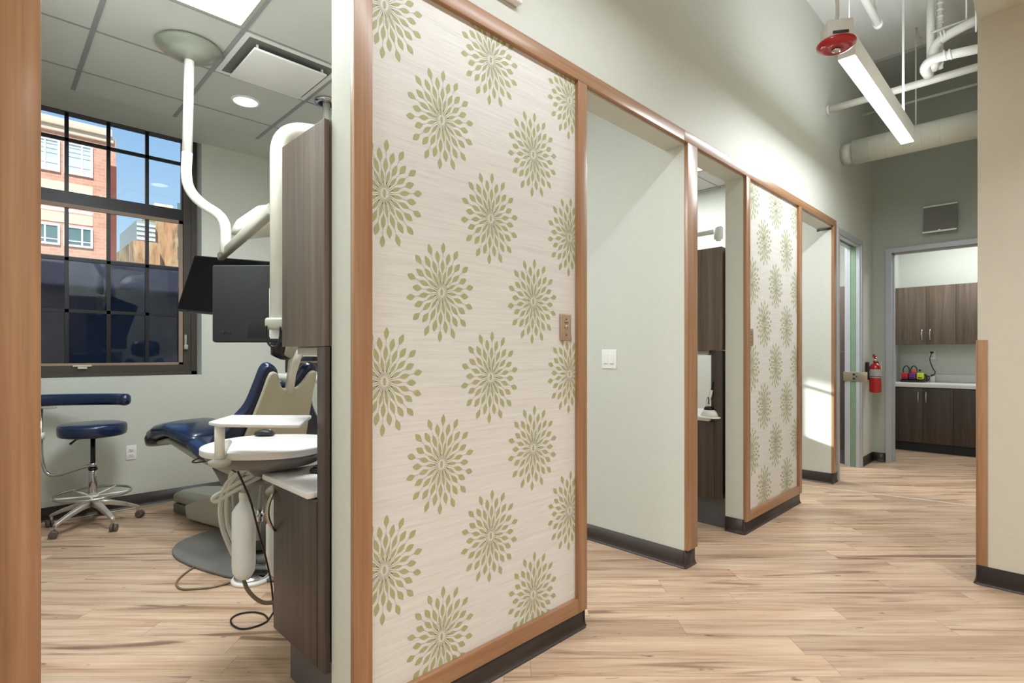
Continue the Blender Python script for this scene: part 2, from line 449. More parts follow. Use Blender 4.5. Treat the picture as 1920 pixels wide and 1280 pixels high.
# tiled ceilings of the three rooms
def ceiling(name, y0, y1, yg, hole=None):
    b = MB(); x0, x1 = -4.797, XB; t = .61
    b.box(x0, x1, y0, y1, ZC, ZC+.05)
    b.mat(2); b.box(XWIN-.02, x0, y0, y1, ZC+.022, ZC+.07); b.box(x0-.012, x0, y0, y1, ZC, ZC+.03)
    b.mat(1)
    xs = [-3.227+t*k for k in range(-2, 3)]; ys = [yg+t*k for k in range(-6, 6) if y0+.03 < yg+t*k < y1-.03]
    for x in xs: b.box(x-.006, x+.006, y0, y1, ZC-.0035, ZC)
    for yy in ys: b.box(x0, x1, yy-.012, yy+.012, ZC-.004, ZC)
    struct(b.build(name, ['tile', 'grid', 'wall']))
ceiling('ceiling_1', .0856, 2.911, 1.05)
ceiling('ceiling_2', 3.03, 5.80, 3.91)
ceiling('ceiling_3', 5.92, 8.4, 6.6)
# roof slab over everything so daylight only enters by the windows
b = MB(); b.box(-5.8, 2.4, -3.2, 10.2, 4.5, 4.6); struct(b.build('roof', 'grey_ceiling'))

# baseboards: coved rubber strip
def base_run(b, p, q, n, h=.102):
    """strip from p to q (xy), n = outward normal (xy)"""
    p, q, n = Vector((*p, 0)), Vector((*q, 0)), Vector((*n, 0))
    prof = [(0, 0), (.017, 0), (.0165, .004), (.011, .010), (.007, .020), (.005, .032), (.005, h), (0, h)]
    A = [b.addv(p+n*d+Vector((0, 0, z))) for d, z in prof]; B = [b.addv(q+n*d+Vector((0, 0, z))) for d, z in prof]
    k = len(prof)
    for i in range(k): b.face((A[i], A[(i+1) % k], B[(i+1) % k], B[i]), 2 < i < 6)
    b.face(A); b.face(B[::-1])
b = MB()
e = .007
base_run(b, (XW, .805-e), (XW, 1.960), (1, 0)); base_run(b, (XB, 1.960), (XW+e, 1.960), (0, 1)); base_run(b, (XB, .805), (XW+e, .805), (0, -1))
base_run(b, (XW, -3.0), (XW, .0856), (1, 0))
struct(b.build('baseboard_panel_near', 'base'))
b = MB(); base_run(b, (-5.3, 2.911), (XW+e, 2.911), (0, -1)); base_run(b, (XW, 2.911-e), (XW, 3.03), (1, 0)); base_run(b, (XB, 3.03), (XW, 3.03), (0, 1)); struct(b.build('baseboard_divider', 'base'))
b = MB(); base_run(b, (XB, 3.746), (XW+e, 3.746), (0, -1)); base_run(b, (XW, 3.746-e), (XW, 4.888), (1, 0)); base_run(b, (XB, 4.888), (XW, 4.888), (0, 1)); struct(b.build('baseboard_panel_far', 'base'))
b = MB(); base_run(b, (-5.3, 5.80), (XW+e, 5.80), (0, -1)); base_run(b, (XW, 5.80-e), (XW, 5.965), (1, 0)); base_run(b, (XW, 6.915), (XW, 7.43), (1, 0)); struct(b.build('baseboard_hall_far', 'base'))
b = MB(); base_run(b, (XW, 7.43), (-1.395, 7.43), (0, -1)); struct(b.build('baseboard_end', 'base'))
b = MB(); base_run(b, (-.309-.006, 3.856), (2.05, 3.856), (0, -1)); base_run(b, (-.309, 3.856-e), (-.309, 7.43), (-1, 0)); struct(b.build('baseboard_right', 'base'))
b = MB(); base_run(b, (XWIN, .0856), (XWIN, 2.911), (1, 0)); base_run(b, (XWIN, 3.03), (XWIN, 5.8), (1, 0)); base_run(b, (-5.3, .0856), (-1.66, .0856), (0, 1)); struct(b.build('baseboard_window', 'base'))

# wood trim
tn = 0
def trim(b, mat='wood'):
    global tn
    tn += 1; return struct(b.build('trim_%d' % tn, mat))
T0, T1 = XW, XF
for (ya, yb) in ((-.02, .0856), (.805, .868), (1.898, 1.960), (2.911, 3.03), (3.746, 3.812), (4.822, 4.888), (5.80, 5.885)):
    b = MB(); b.box(T0, T1, ya, yb, .0874 if ya < 2 or 3.7 < ya < 5 else .104, 2.475, .0015)
    trim(b)
b = MB(); b.box(T0, T1+.0005, -1.2, 2.868, 2.475, 2.536, .0015); trim(b, 'wood_y')
b = MB(); b.box(T0, T1+.0005, 2.870, 5.885, 2.475, 2.536, .0015); trim(b, 'wood_y')
for ya, yb in ((.868, 1.898), (3.812, 4.822)):
    b = MB(); b.box(T0, T1-.0005, ya, yb, .0874, .152, .0015); trim(b, 'wood_y')
b = MB(); b.box(-.312, -.2675, 3.850, 3.858, .104, 1.325, .0015); b.box(-.3155, -.308, 3.850, 3.92, .104, 1.325, .0015); trim(b, 'wood')

# wallpapered panels
def clip_poly(P, y0, y1, z0, z1):
    for ax, lim, sg in ((0, y0, 1), (0, y1, -1), (1, z0, 1), (1, z1, -1)):
        out = []
        for i in range(len(P)):
            a, c = P[i-1], P[i]; da, dc = (a[ax]-lim)*sg, (c[ax]-lim)*sg
            if (da >= 0) != (dc >= 0):
                t = da/(da-dc); out.append((a[0]+(c[0]-a[0])*t, a[1]+(c[1]-a[1])*t))
            if dc >= 0: out.append(c)
        P = out
        if len(P) < 3: return None
    return P
def medallion(add, cy, cz, RY=.144, RZ=.172):
    NS = 28
    add([(cy+.006*math.cos(2*PI*k/14), cz+.013*math.sin(2*PI*k/14)) for k in range(14)], 0)
    def P(a, r): return Vector((cy+RY*r*math.sin(a), cz+RZ*r*math.cos(a)))
    def petal(a, r0, r1, w):
        p, q = P(a, r0), P(a, r1); d = q-p; L = d.length; d /= L; n = Vector((-d.y, d.x)); pts = []
        prof = [0, .30, .62, .88, 1.0, .93, .72, .42, 0]
        for i, s in enumerate(prof): pts.append(p+d*(L*i/8)+n*(w*s/2))
        for i in range(7, 0, -1): pts.append(p+d*(L*i/8)-n*(w*prof[i]/2))
        add([tuple(v) for v in pts], 0)
    def stem(a, r0, r1, w=.0011):
        p, q = P(a, r0), P(a, r1); d = (q-p).normalized(); n = Vector((-d.y, d.x))*w/2
        add([tuple(p-n), tuple(q-n), tuple(q+n), tuple(p+n)], 1)
    for k in range(NS):
        a = 2*PI*(k+.25)/NS
        side = abs(math.sin(a))
        if k % 2 == 0:
            petal(a, .78, 1.03, .0185+.003*side); stem(a, .1, .79)
            petal(a, .38, .68, .0175)
        else:
            petal(a, .58, .85, .0195+.002*side); stem(a, .1, .6)
            petal(a, .17, .47, .0120)
        petal(a, .09, .25, .0030)
def panel(name, y0, y1, cols, rows_a, rows_b, label):
    b = MB(); z0, z1 = .150, 2.476; xs = XW+.003
    b.box(XW+.0003, xs, y0-.003, y1+.003, z0, z1)
    def add(P, mi):
        P = clip_poly(P, y0, y1, z0+.002, z1-.001)
        if P:
            b.mat(1+mi); x = xs+(.0004 if mi else .0006)
            b.face([b.addv((x, p[0], p[1])) for p in P])
    for j, cy in enumerate(cols):
        for cz in (rows_a if j % 2 == 0 else rows_b): medallion(add, cy, cz)
    o = b.build(name, ['paper', 'petal', 'stem'], recalc=False)
    return tag(o, label, 'wallpaper panel')
RA = [.552, 1.160, 1.768, 2.376, -.05]; RB = [.252, .860, 1.467, 2.075]
panel('wallpaper_panel', .868, 1.898, [.922, 1.151, 1.385, 1.623, 1.859], RA, RB, 'large white wallpaper panel with green medallions, nearest the camera in the alder frame')
panel('wallpaper_panel', 3.812, 4.822, [3.886, 4.115, 4.344, 4.580, 4.812], RA, RB, 'distant narrow-looking wallpaper panel with green medallions beyond the two open doorways')

# windows
def window(idx, y0, y1, cols):
    r = bpy.data.objects.new('window_%d' % idx, None); C.objects.link(r); r.location = (-5.47, (y0+y1)/2, WZ0); struct(r)
    L = r.location
    def mk(): b = MB(); b.T = Matrix.Translation(-L); return b
    xo, xi = -5.56, -5.455
    fy0, fy1 = y0+.105, y1-.105
    b = mk()
    b.box(xo, xi, y0, fy0, WZ0, WZ1); b.box(xo, xi, fy1, y1, WZ0, WZ1)
    b.box(xo, xi, fy0, fy1, WZ0, WZ0+.09); b.box(xo, xi, fy0, fy1, 3.15, WZ1)
    b.box(xi, xi+.012, y0, fy0-.06, WZ0, WZ1); b.box(xi, xi+.012, fy1+.06, y1, WZ0, WZ1); b.box(xi, xi+.012, y0, y1, WZ0, WZ0+.03)
    b.build('window_frame', 'brown_window', r)
    b = mk(); b.box(xo, -5.47, fy0, fy1, 2.43, 2.53); b.build('meeting_rail', 'black_window', r)
    b = mk(); pw = (fy1-fy0)/cols; g = .013
    for k in range(1, cols): b.box(-5.50, -5.475, fy0+pw*k-g, fy0+pw*k+g, 1.15, 3.16)
    for z in (2.94, 2.0, 1.59): b.box(-5.50, -5.475, fy0, fy1, z-g, z+g)
    for yy in (fy0, fy1): b.box(-5.50, -5.475, yy-.01, yy+.022 if yy == fy0 else yy+.01, 1.15, 3.16)
    b.build('muntins', 'black_window', r)
    b = mk(); s0, s1 = fy0+.004, fy1-.004
    b.box(-5.475, -5.458, fy1-.034, fy1-.004, 1.15, 2.43); b.box(-5.475, -5.458, s0, s0+.03, 1.15, 2.43)
    b.box(-5.475, -5.458, s0, s1, 2.40, 2.43); b.box(-5.475, -5.458, s0, s1, 1.152, 1.175)
    b.build('sash_bead', 'tan_window', r)
    b = mk(); b.box(-5.492, -5.488, fy0, fy1, 1.14, 3.16); b.build('pane', 'glass', r)
    b = mk(); b.box(-5.458, -5.44, fy0+.30, fy0+.42, 1.146, 1.162, .004); b.box(-5.455, -5.435, fy0+.33, fy0+.39, 1.128, 1.146, .003)
    b.build('crank_cover', 'shell', r)
    b = mk(); b.box(-5.455, -5.425, fy1+.005, fy1+.02, 1.30, 1.42, .004); b.box(-5.44, -5.42, fy1+.0, fy1+.03, 1.29, 1.33, .004); b.build('sash_latch', 'dentgrey', r)
for i, ((a, c), k) in enumerate(zip(WINS, (4, 2, 4))): window(i+1, a, c, k)

# door frames (hollow metal, grey)
def dframe_y(b, x0, x1, y0, y1, z1, w=.05):       # frame in the hall wall, opening along y
    for s, (ya, yb) in enumerate(((y0, y0+w), (y1-w, y1))):
        b.mat(0); b.box(x0, x1, ya, yb, 0, z1)
    b.box(x0, x1, y0+w, y1-w, z1-w, z1)
r = bpy.data.objects.new('door_2', None); C.objects.link(r); r.location = (-1.59, 6.44, 0); struct(r)
b = MB(); b.T = Matrix.Translation((1.59, -6.44, 0))
xa, xb = XB-.02, XW+.018
b.box(XW-.001, xb, 5.968, 6.02, 0, 2.49); b.box(XW-.001, xb, 6.86, 6.912, 0, 2.49); b.box(XW-.001, xb, 6.02, 6.86, 2.44, 2.49)
b.box(xa, XB+.001, 5.968, 6.02, 0, 2.49); b.box(xa, XB+.001, 6.86, 6.912, 0, 2.49); b.box(xa, XB+.001, 6.02, 6.86, 2.44, 2.49)
b.box(XB, XW, 6.02, 6.03, 0, 2.44)
b.box(XW-.036, XW, 6.85, 6.86, 0, 2.43); b.box(XB, XB+.036, 6.85, 6.86, 0, 2.43)
b.box(XW-.045, XW, 6.03, 6.85, 2.43, 2.44); b.box(XB, XB+.045, 6.03, 6.85, 2.43, 2.44)
b.build('door_frame', 'frame_metal', r)
b = MB(); b.T = Matrix.Translation((1.59, -6.44, 0)); b.box(XB+.037, XW-.040, 6.853, 6.865, .004, 2.435); b.build('door_edge', plain('sage_green_door', (116, 142, 116), .5), r)
b = MB(); b.T = Matrix.Translation((1.59, -6.44, 0)); b.box(XB+.045, XW-.045, 6.03, 6.852, 2.434, 2.438); b.build('door_track', 'frame_dark', r)
r1 = bpy.data.objects.new('door_1', None); C.objects.link(r1); r1.location = (-.9, 7.49, 0); struct(r1)
b = MB(); b.T = Matrix.Translation((.9, -7.49, 0))
b.box(DX0-.01, DX0+.045, 7.405, 7.575, 0, DZ-.04); b.box(DX1-.045, DX1+.01, 7.405, 7.575, 0, DZ-.04); b.box(DX0-.01, DX1+.01, 7.405, 7.575, DZ-.04, DZ+.012)
b.box(DX0+.045, DX0+.06, 7.47, 7.53, 0, DZ-.04); b.box(DX1-.06, DX1-.045, 7.47, 7.53, 0, DZ-.04); b.box(DX0+.045, DX1-.045, 7.47, 7.53, DZ-.055, DZ-.04)
b.build('door_frame', 'frame_metal', r1)

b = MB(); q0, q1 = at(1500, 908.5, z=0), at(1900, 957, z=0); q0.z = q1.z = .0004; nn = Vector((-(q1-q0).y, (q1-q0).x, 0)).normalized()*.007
b.prism([q0-nn, q1-nn, q1+nn, q0+nn], (0, 0, .0016)); struct(b.build('trim_floor_strip', plain('pale_floor_strip', (232, 226, 212), .4)))  # thin pale strip laid at a slant on the hall floor

# ================================================================== THINGS
LAT = Vector((CS, SN, 0)); DEP = Vector((-SN, CS, 0))
# ---------------------------------------------------------------- desk-and-cabinet nook of each room
Y0 = .790
def mkat(L):
    b = MB(); b.T = Matrix.Translation(-Vector(L)); return b
def arch_pull(b, p, h, out, w=.006, d=.028):
    """bow handle centred at p, vertical height h, out = direction it stands off"""
    p, out = Vector(p), Vector(out); pts = []
    for i in range(9):
        s = i/8*2-1; pts.append(p+Vector((0, 0, s*h/2))+out*(d*(1-s*s*.98)))
    b.tube(pts, [w*(.55+.6*(1-abs(i/8*2-1)**2)) for i in range(9)], 10)
bc = thing('base_cabinet', 'dark brown base cabinet with grey toe kick beside the nearest doorway jamb', 'cabinet', (-1.9, .80, 0), group='brown desk cabinets of the treatment rooms')
L = bc.location
b = mkat(L); b.box(-2.083, -1.75, .801, 1.395, .215, .764); b.build('cabinet_body', 'lam', bc)
b = mkat(L); b.box(-2.085, -1.718, .782, .800, .213, .762, .0015); d = b.build('door', 'lam', bc)
b = mkat(L); arch_pull(b, (-2.066, .782, .66), .155, (0, -1, 0), .007, .03); h = b.build('handle', 'nickel', d); h['label'] = 'bowed satin metal handle'
b = mkat(L); b.box(-2.083, -1.660, .845, 1.395, 0, .213); b.build('toe_kick', 'kick', bc)
fp = thing('filler_panel', 'narrow brown end panel standing between the nearest worktop and the wall', 'panel', (-1.70, .80, 0), group='brown end panels of the nooks')
L = fp.location
b = mkat(L); b.box(-1.716, -1.658, .784, .802, .213, 1.273, .001); b.build('front_stile', 'lam', fp)
b = mkat(L); b.box(-1.748, -1.7165, .803, 1.38, .213, 1.273, .001); b.build('side_board', 'lam', fp)
ct = thing('countertop', 'white worktop with a rounded corner on the nearest base cabinet', 'worktop', (-1.9, .80, .765), group='white worktops of the nooks')
L = ct.location
b = mkat(L)
o = [(-1.7495, .765), (-1.7495, 1.41), (-2.178, 1.41)] + [(-2.178+.03-.03*math.cos(a), .765+.03-.03*math.sin(a)) for a in [PI/2*k/6 for k in range(7)]]
b.prism([(x, y, .765) for x, y in o], (0, 0, .022), .004); b.build('worktop', 'counter', ct)
wc = thing('wall_cabinet', 'brown wall cabinet over the nearest worktop, beside the white ceiling arm', 'cabinet', (-1.85, .80, 1.275), group='brown wall cabinets of the nooks')
L = wc.location
b = mkat(L); b.box(-2.0, -1.660, .8025, 1.13, 1.2755, 2.008, .001); b.build('cabinet_body', 'lam_light', wc)
b = mkat(L); b.box(-2.003, -1.659, .782, .801, 1.275, 2.010, .0015); b.build('door', 'lam_light', wc)
ul = thing('under_cabinet_light', 'slim grey under-cabinet lamp below the nearest brown wall cabinet', 'lamp', (-1.88, .88, 1.24), group='under-cabinet lamps')
L = ul.location
b = mkat(L); b.box(-1.985, -1.775, .83, .98, 1.247, 1.2745, .004); b.build('housing', 'dentgrey', ul)
b = mkat(L); b.box(-1.97, -1.79, .845, .965, 1.240, 1.247, .002); b.build('lens', 'counter', ul)
SETL = [(2.943, ['brown base cabinet seen through the second pair of doorways, below the curing lamp', 'brown end panel of the nook seen through the narrow third opening',
        'white worktop carrying the curing lamp', 'brown wall cabinet seen through the narrow third opening', 'under-cabinet lamp above the curing lamp']),
        (6.13, ['brown base cabinet seen through the grey metal door frame', 'brown end panel seen behind the sliding door frame', 'white worktop seen through the grey metal door frame',
        'brown wall cabinet seen through the grey metal door frame', 'under-cabinet lamp inside the room with the grey door frame'])]
for dy, labs in SETL:
    for rt, lb in zip((bc, fp, ct, wc, ul), labs):
        dup(rt, (-.012 if dy < 4 else -.02, dy if dy < 4 else dy, 0), lb)

# things on the worktops
kb = thing('keyboard', 'black keyboard at the back of the nearest white worktop', 'keyboard', at(634, 880, z=.79), math.radians(45))
b = MB(); b.box(-.09, .16, -.065, .065, 0, .016, .004); b.build('case', 'black', kb)
for r_ in range(4):
    for c_ in range(9):
        if len(kb.children) < 40:
            b = MB(); b.box(-.082+c_*.026, -.060+c_*.026, -.052+r_*.028, -.030+r_*.028, .016, .0225, .002); b.build('key', 'black_soft', kb)
cl = thing('curing_lamp', 'white curing lamp with black tip upright in its charging base', 'lamp', (-2.02, 3.98, .787))
cpos = at(1331, 783, z=.789); cl.location = cpos
b = MB(); b.prism([(x*.16, y*.12, 0) for x, y in rrect(1, 1, .4)], (0, 0, .012), .004)
b.loft([((0, 0, .012), (.066, 0, 0), (0, .05, 0)), ((0, 0, .045), (.05, 0, 0), (0, .04, 0)), ((-.005, 0, .06), (.036, 0, 0), (0, .03, 0))]); b.build('charging_base', 'white', cl)
b = MB(); b.loft([((-.005, 0, .058), (.038, 0, 0), (0, .032, 0)), ((-.008, 0, .075), (.028, 0, 0), (0, .024, 0)), ((-.01, 0, .082), (.02, 0, 0), (0, .018, 0))]); b.build('cradle', 'black', cl)
b = MB(); b.tube([(-.014, 0, .08), (-.012, 0, .12), (.002, .002, .16), (.010, .004, .20)], [.013, .013, .015, .012], 12, smoothpath=4); b.build('handpiece', 'dentwhite', cl)
b = MB(); b.tube([(.010, .004, .198), (.016, .006, .235), (.026, .01, .265), (.040, .016, .272)], [.0055, .005, .0045, .0055], 10, smoothpath=4); b.build('light_guide', 'black', cl)
b = MB(); b.tube([(-.026, 0, .085), (-.022, 0, .13), (-.004, -.012, .145), (-.004, -.012, .10)], .004, 8, smoothpath=4); b.build('trigger_guard', 'black', cl)

# ---------------------------------------------------------------- switches and outlets
def stop_plate(loc, label):
    t = thing('switch_plate', label, 'switch', loc)
    b = MB(); b.box(0, .010, -.036, .036, -.059, .059, .008); b.build('cover_plate', 'bronze', t)
    b = MB(); b.lathe((.010, 0, 0), [(.009, 0), (.009, .0035), (.005, .0045)], 20, 'x'); b.build('key_switch', 'nickel', t)
    for z in (.035, -.035):
        b = MB(); b.lathe((.010, 0, z), [(.0035, 0), (.0035, .0012)], 12, 'x'); b.build('screw', 'outlet_hole', t)
    b = MB()
    for k in range(5): b.box(.010, .0104, -.012+k*.005, -.0085+k*.005, .017, .022)
    b.build('lettering', 'outlet_hole', t)
    return t
stop_plate((XW+.003, 1.825, 1.367), 'bronze metal switch plate on the large near wallpaper panel')
stop_plate((XW+.003, 3.857, 1.367), 'bronze metal switch plate on the distant wallpaper panel')
t = thing('light_switch', 'white double rocker light switch on the pale wall inside the doorway', 'switch', (-2.055, 2.911, 1.215))
b = MB(); b.box(-.058, .058, -.006, 0, -.0625, .0625, .003); b.build('cover_plate', 'white', t)
for x in (-.023, .023):
    b = MB(); b.box(x-.0165, x+.0165, -.009, -.005, -.034, .034, .002); b.build('rocker', 'white', t)
    b = MB(); b.box(x-.013, x+.013, -.0098, -.0088, -.031, -.027); b.build('slider_slot', 'dentgrey', t)
def outlet(loc, rz, label):
    t = thing('wall_outlet', label, 'outlet', loc, rz)
    b = MB(); b.box(-.036, .036, -.006, 0, -.058, .058, .003); b.build('cover_plate', 'white', t)
    for z in (.021, -.021):
        b = MB(); b.box(-.017, .017, -.009, -.005, z-.014, z+.014, .005); s = b.build('receptacle', 'white', t)
        b = MB(); b.box(-.009, -.006, -.0095, -.0088, z-.003, z+.007); b.box(.006, .009, -.0095, -.0088, z-.003, z+.007); b.box(-.0025, .0025, -.0095, -.0088, z-.010, z-.005)
        b.build('slots', 'outlet_hole', s)
    return t
p = at(246, 848, x=XWIN); outlet((XWIN, p.y, p.z), PI/2, 'white wall outlet low under the big window, beside the blue stool')
p = at(1748, 665, y=9.15); o2 = outlet((p.x, 9.15, p.z), 0, 'white wall outlet with a plug above the far counter')
p = at(1560, 806, y=5.80)

# emergency light on the upper wall
t = thing('emergency_light', 'white emergency light unit on the hall wall above the near wood rail', 'light', (XW, 1.38, 2.70))
b = MB(); b.box(0, .035, -.155, .150, -.06, .08, .006); b.build('housing', 'white', t)
b = MB(); b.box(.035, .055, -.14, .135, -.045, .06, .008); b.build('cover', 'dentwhite', t)
for y in (-.08, .08):
    b = MB(); b.lathe((.055, y, .02), [(.03, 0), (.034, .018), (.028, .022)], 20, 'x'); b.build('lamp_head', 'white', t)

# ---------------------------------------------------------------- hall pendant lights
def pendant(y0, y1, label, strength):
    t = thing('linear_pendant', label, 'ceiling light', (-.88, (y0+y1)/2, 3.0), group='white linear pendants of the hall')
    hl = (y1-y0)/2
    b = MB(); b.box(-.046, .046, -hl, hl, .004, .128, .002); b.build('housing', 'white', t)
    b = MB(); b.box(-.043, .043, -hl+.004, hl-.004, -.001, .0045); b.build('diffuser', 'lightface', t)
    for y in (-hl+.06, hl-.17):
        b = MB(); b.tube([(0, y, .128), (0, y, ZHI-3.0)], .003 if y < 0 else .009, 8); b.build('suspension_rod', 'white', t)
        b = MB(); b.lathe((0, y, ZHI-3.0-.02), [(.05, 0), (.055, .012), (.055, .02)], 24); b.build('canopy', 'white', t)
    ld = bpy.data.lights.new('linear_pendant_lamp', 'AREA'); ld.shape = 'RECTANGLE'; ld.size = .08; ld.size_y = y1-y0-.02; ld.energy = strength; ld.color = (.90, .96, 1)
    lo = bpy.data.objects.new('linear_pendant_lamp', ld); C.objects.link(lo); lo.location = (-.88, (y0+y1)/2, 2.995)
    b = MB(); b.box(-.035, .035, -hl+.02, hl-.02, .1285, .131); b.build('uplight_lens', 'lightface', t)
    l2 = ld.copy(); l2.energy = 11 if y0 > 3 else 5; l2.name = 'linear_pendant_uplight'; lo = bpy.data.objects.new('linear_pendant_uplight', l2); C.objects.link(lo); lo.location = (-.88, (y0+y1)/2, 3.135); lo.rotation_euler = (PI, 0, 0)
    return t
pendant(3.64, 5.47, 'white linear pendant light hanging over the far part of the hall', 36)
pendant(.5, 2.33, 'white linear pendant light over the near part of the hall', 17)  # pendant added out of view to light the near hall
pendant(-2.5, -.7, 'white linear pendant light over the hall behind the near pendant', 34)  # another added pendant, unseen behind the camera, for hall light
def area(name, loc, sx, sy, e, col=(1, 1, 1), rot=(0, 0, 0)):
    ld = bpy.data.lights.new(name, 'AREA'); ld.shape = 'RECTANGLE'; ld.size = sx; ld.size_y = sy; ld.energy = e; ld.color = col
    lo = bpy.data.objects.new(name, ld); C.objects.link(lo); lo.location = loc; lo.rotation_euler = rot; return lo

# ---------------------------------------------------------------- troffers, diffuser, downlights
def troffer(x0, x1, y0, y1, label, e):
    t = thing('troffer_light', label, 'ceiling light', ((x0+x1)/2, (y0+y1)/2, ZC), group='flat white ceiling panels of light')
    L = t.location
    b = mkat(L); w = .03; z0, z1 = ZC-.006, ZC-.0005
    b.box(x0+.01, x1-.01, y0+.01, y0+w, z0, z1); b.box(x0+.01, x1-.01, y1-w, y1-.01, z0, z1); b.box(x0+.01, x0+w, y0+w, y1-w, z0, z1); b.box(x1-w, x1-.01, y0+w, y1-w, z0, z1)
    b.build('frame', 'dentgrey', t)
    b = mkat(L); b.box(x0+w, x1-w, y0+w, y1-w, z0+.001, z1-.001); b.build('diffuser', 'lightface', t)
    area('troffer_lamp', ((x0+x1)/2, (y0+y1)/2, z0-.004), x1-x0-.08, y1-y0-.08, e, (.93, .975, 1))
troffer(-3.227, -2.007, .44, 1.05, 'glowing rectangular ceiling panel near the round arm mount', 68)
troffer(-3.65, -2.43, 4.52, 5.13, 'glowing ceiling panel glimpsed through the narrow third opening', 52)
troffer(-3.227, -2.007, 5.99, 6.60, 'glowing ceiling panel in the room behind the grey door frame', 60)
t = thing('air_diffuser', 'square white air diffuser with a dropped plate in the tiled ceiling', 'vent', (-3.532, 1.355, ZC))
b = MB()
s = .286
def sq(a, z, r=.0):
    return [(x*2*a, y*2*a, z) for x, y in rrect(1, 1, .12)]
rings = [(.290, 0), (.288, -.006), (.262, -.006), (.235, -.002)]
b.box(-.292, .292, -.292, -.262, -.006, -.0005); b.box(-.292, .292, .262, .292, -.006, -.0005); b.box(-.292, -.262, -.262, .262, -.006, -.0005); b.box(.262, .292, -.262, .262, -.006, -.0005)
b.build('frame', 'white', t)
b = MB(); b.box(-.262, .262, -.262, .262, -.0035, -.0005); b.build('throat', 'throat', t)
b = MB(); b.box(-.222, .222, -.222, .222, -.045, -.032, .003)
for x, y in ((-.2, -.2), (.2, -.2), (-.2, .2), (.2, .2)): b.box(x-.006, x+.006, y-.006, y+.006, -.034, -.0035)
b.build('plate', 'white', t)
def downlight(loc, label, e):
    t = thing('downlight', label, 'ceiling light', loc)
    b = MB(); b.lathe((0, 0, 0), [(.098, -.0004), (.098, -.006), (.080, -.008), (.078, -.0004)], 40, cap=False); b.build('trim_ring', 'white', t)
    b = MB(); b.lathe((0, 0, 0), [(.079, -.002), (.079, -.005)], 40); b.build('lens', 'lightface_warm', t)
    ld = bpy.data.lights.new('downlight_lamp', 'AREA'); ld.shape = 'DISK'; ld.size = .14; ld.energy = e; ld.color = (.93, .97, 1); ld.spread = math.radians(130)
    lo = bpy.data.objects.new('downlight_lamp', ld); C.objects.link(lo); lo.location = Vector(loc)+Vector((0, 0, -.012))
downlight((-4.142, 1.355, ZC), 'small round glowing downlight in the tiled ceiling beyond the air diffuser', 12)
for k, (x, y) in enumerate(((.9, .6), (.9, 2.6), (.9, -1.6))):  # unseen downlights added to brighten the side of the hall
    downlight((x, y, 3.071), ('round downlight over the side of the hall, nearest the beige wall', 'round downlight over the side of the hall, middle of its row', 'round downlight over the side of the hall, by the back wall')[k], 31)
area('store_room_lamp', (-.5, 8.35, 2.88), 1.2, .5, 34, (.96, .99, 1))

# ---------------------------------------------------------------- ceiling pole behind the cabinet
t = thing('ceiling_pole', 'white ceiling pole in a chrome ring above the brown wall cabinet', 'pole', (-3.73, 1.775, ZC))
b = MB(); b.lathe((0, 0, 0), [(.085, -.001), (.085, -.012), (.060, -.022), (.042, -.022)], 32); b.build('ring', 'chrome', t)
b = MB(); b.tube([(0, 0, -.02), (0, 0, -1.05)], .026, 20); b.build('pole', 'dentwhite', t)
b = MB(); b.lathe((0, 0, -1.08), [(.03, 0), (.04, .01), (.04, .05), (.03, .06)], 24); b.build('end_collar', 'dentgrey', t)

# ---------------------------------------------------------------- dental light with ceiling dish
lp = at(355, 99, z=ZC-.04)
t = thing('dental_light', 'white ceiling-hung dental light with a grey dish mount and bent arm', 'dental light', (lp.x, lp.y, ZC))
L = t.location
b = MB(); b.lathe((0, 0, 0), [(.165, -.001), (.175, -.012), (.172, -.022), (.150, -.040), (.118, -.052), (.112, -.062), (.07, -.082), (.034, -.088)], 48); b.build('ceiling_dish', 'dish', t)
tt = lp.x/(-F*SN+(355-960)*CS)
W = [at(354, 116, t=tt), at(350, 285, t=tt)]
b = mkat(L); JP = at(351, 288, t=tt); b.tube([Vector((lp.x, lp.y, ZC-.085)), JP], .027, 20); b.build('pole', 'dentwhite', t)
pts = [JP+Vector((0, 0, .004)), at(350, 305, t=tt), at(349.5, 325, t=tt), at(353, 348, t=tt), at(365, 368, t=tt), at(385, 386, t=tt), at(407, 400, t=tt), at(420, 416, t=tt), at(424, 440, t=tt), at(423, 466, t=tt)]
b = mkat(L); b.tube(pts, [.031]+[.034]*0+[.031]*(len(pts)-2)*0+[.026] if False else .029, 18, smoothpath=5); b.build('arm', 'dentwhite', t)
b = mkat(L); q = at(423, 462, t=tt); b.lathe(q, [(.022, -.05), (.030, -.035), (.030, .03), (.026, .04)], 20); b.box(q.x-.05, q.x-.03, q.y-.02, q.y+.0, q.z-.04, q.z+.09, .006); b.build('joint', 'dentgrey', t)
A = at(436, 437, t=tt*1.05); Bp = at(545, 398, t=tt*1.05); ax = (Bp-A)
b = mkat(L)
b.loft([(A, (0, .0, .012), DEP*.03), (A+ax*.18, (0, 0, .055), DEP*.09), (A+ax*.55, (0, 0, .085), DEP*.13), (A+ax*.9, (0, 0, .06), DEP*.10), (A+ax, (0, 0, .02), DEP*.04)], 24, 3)
b.build('lamp_head', 'dentwhite', t)

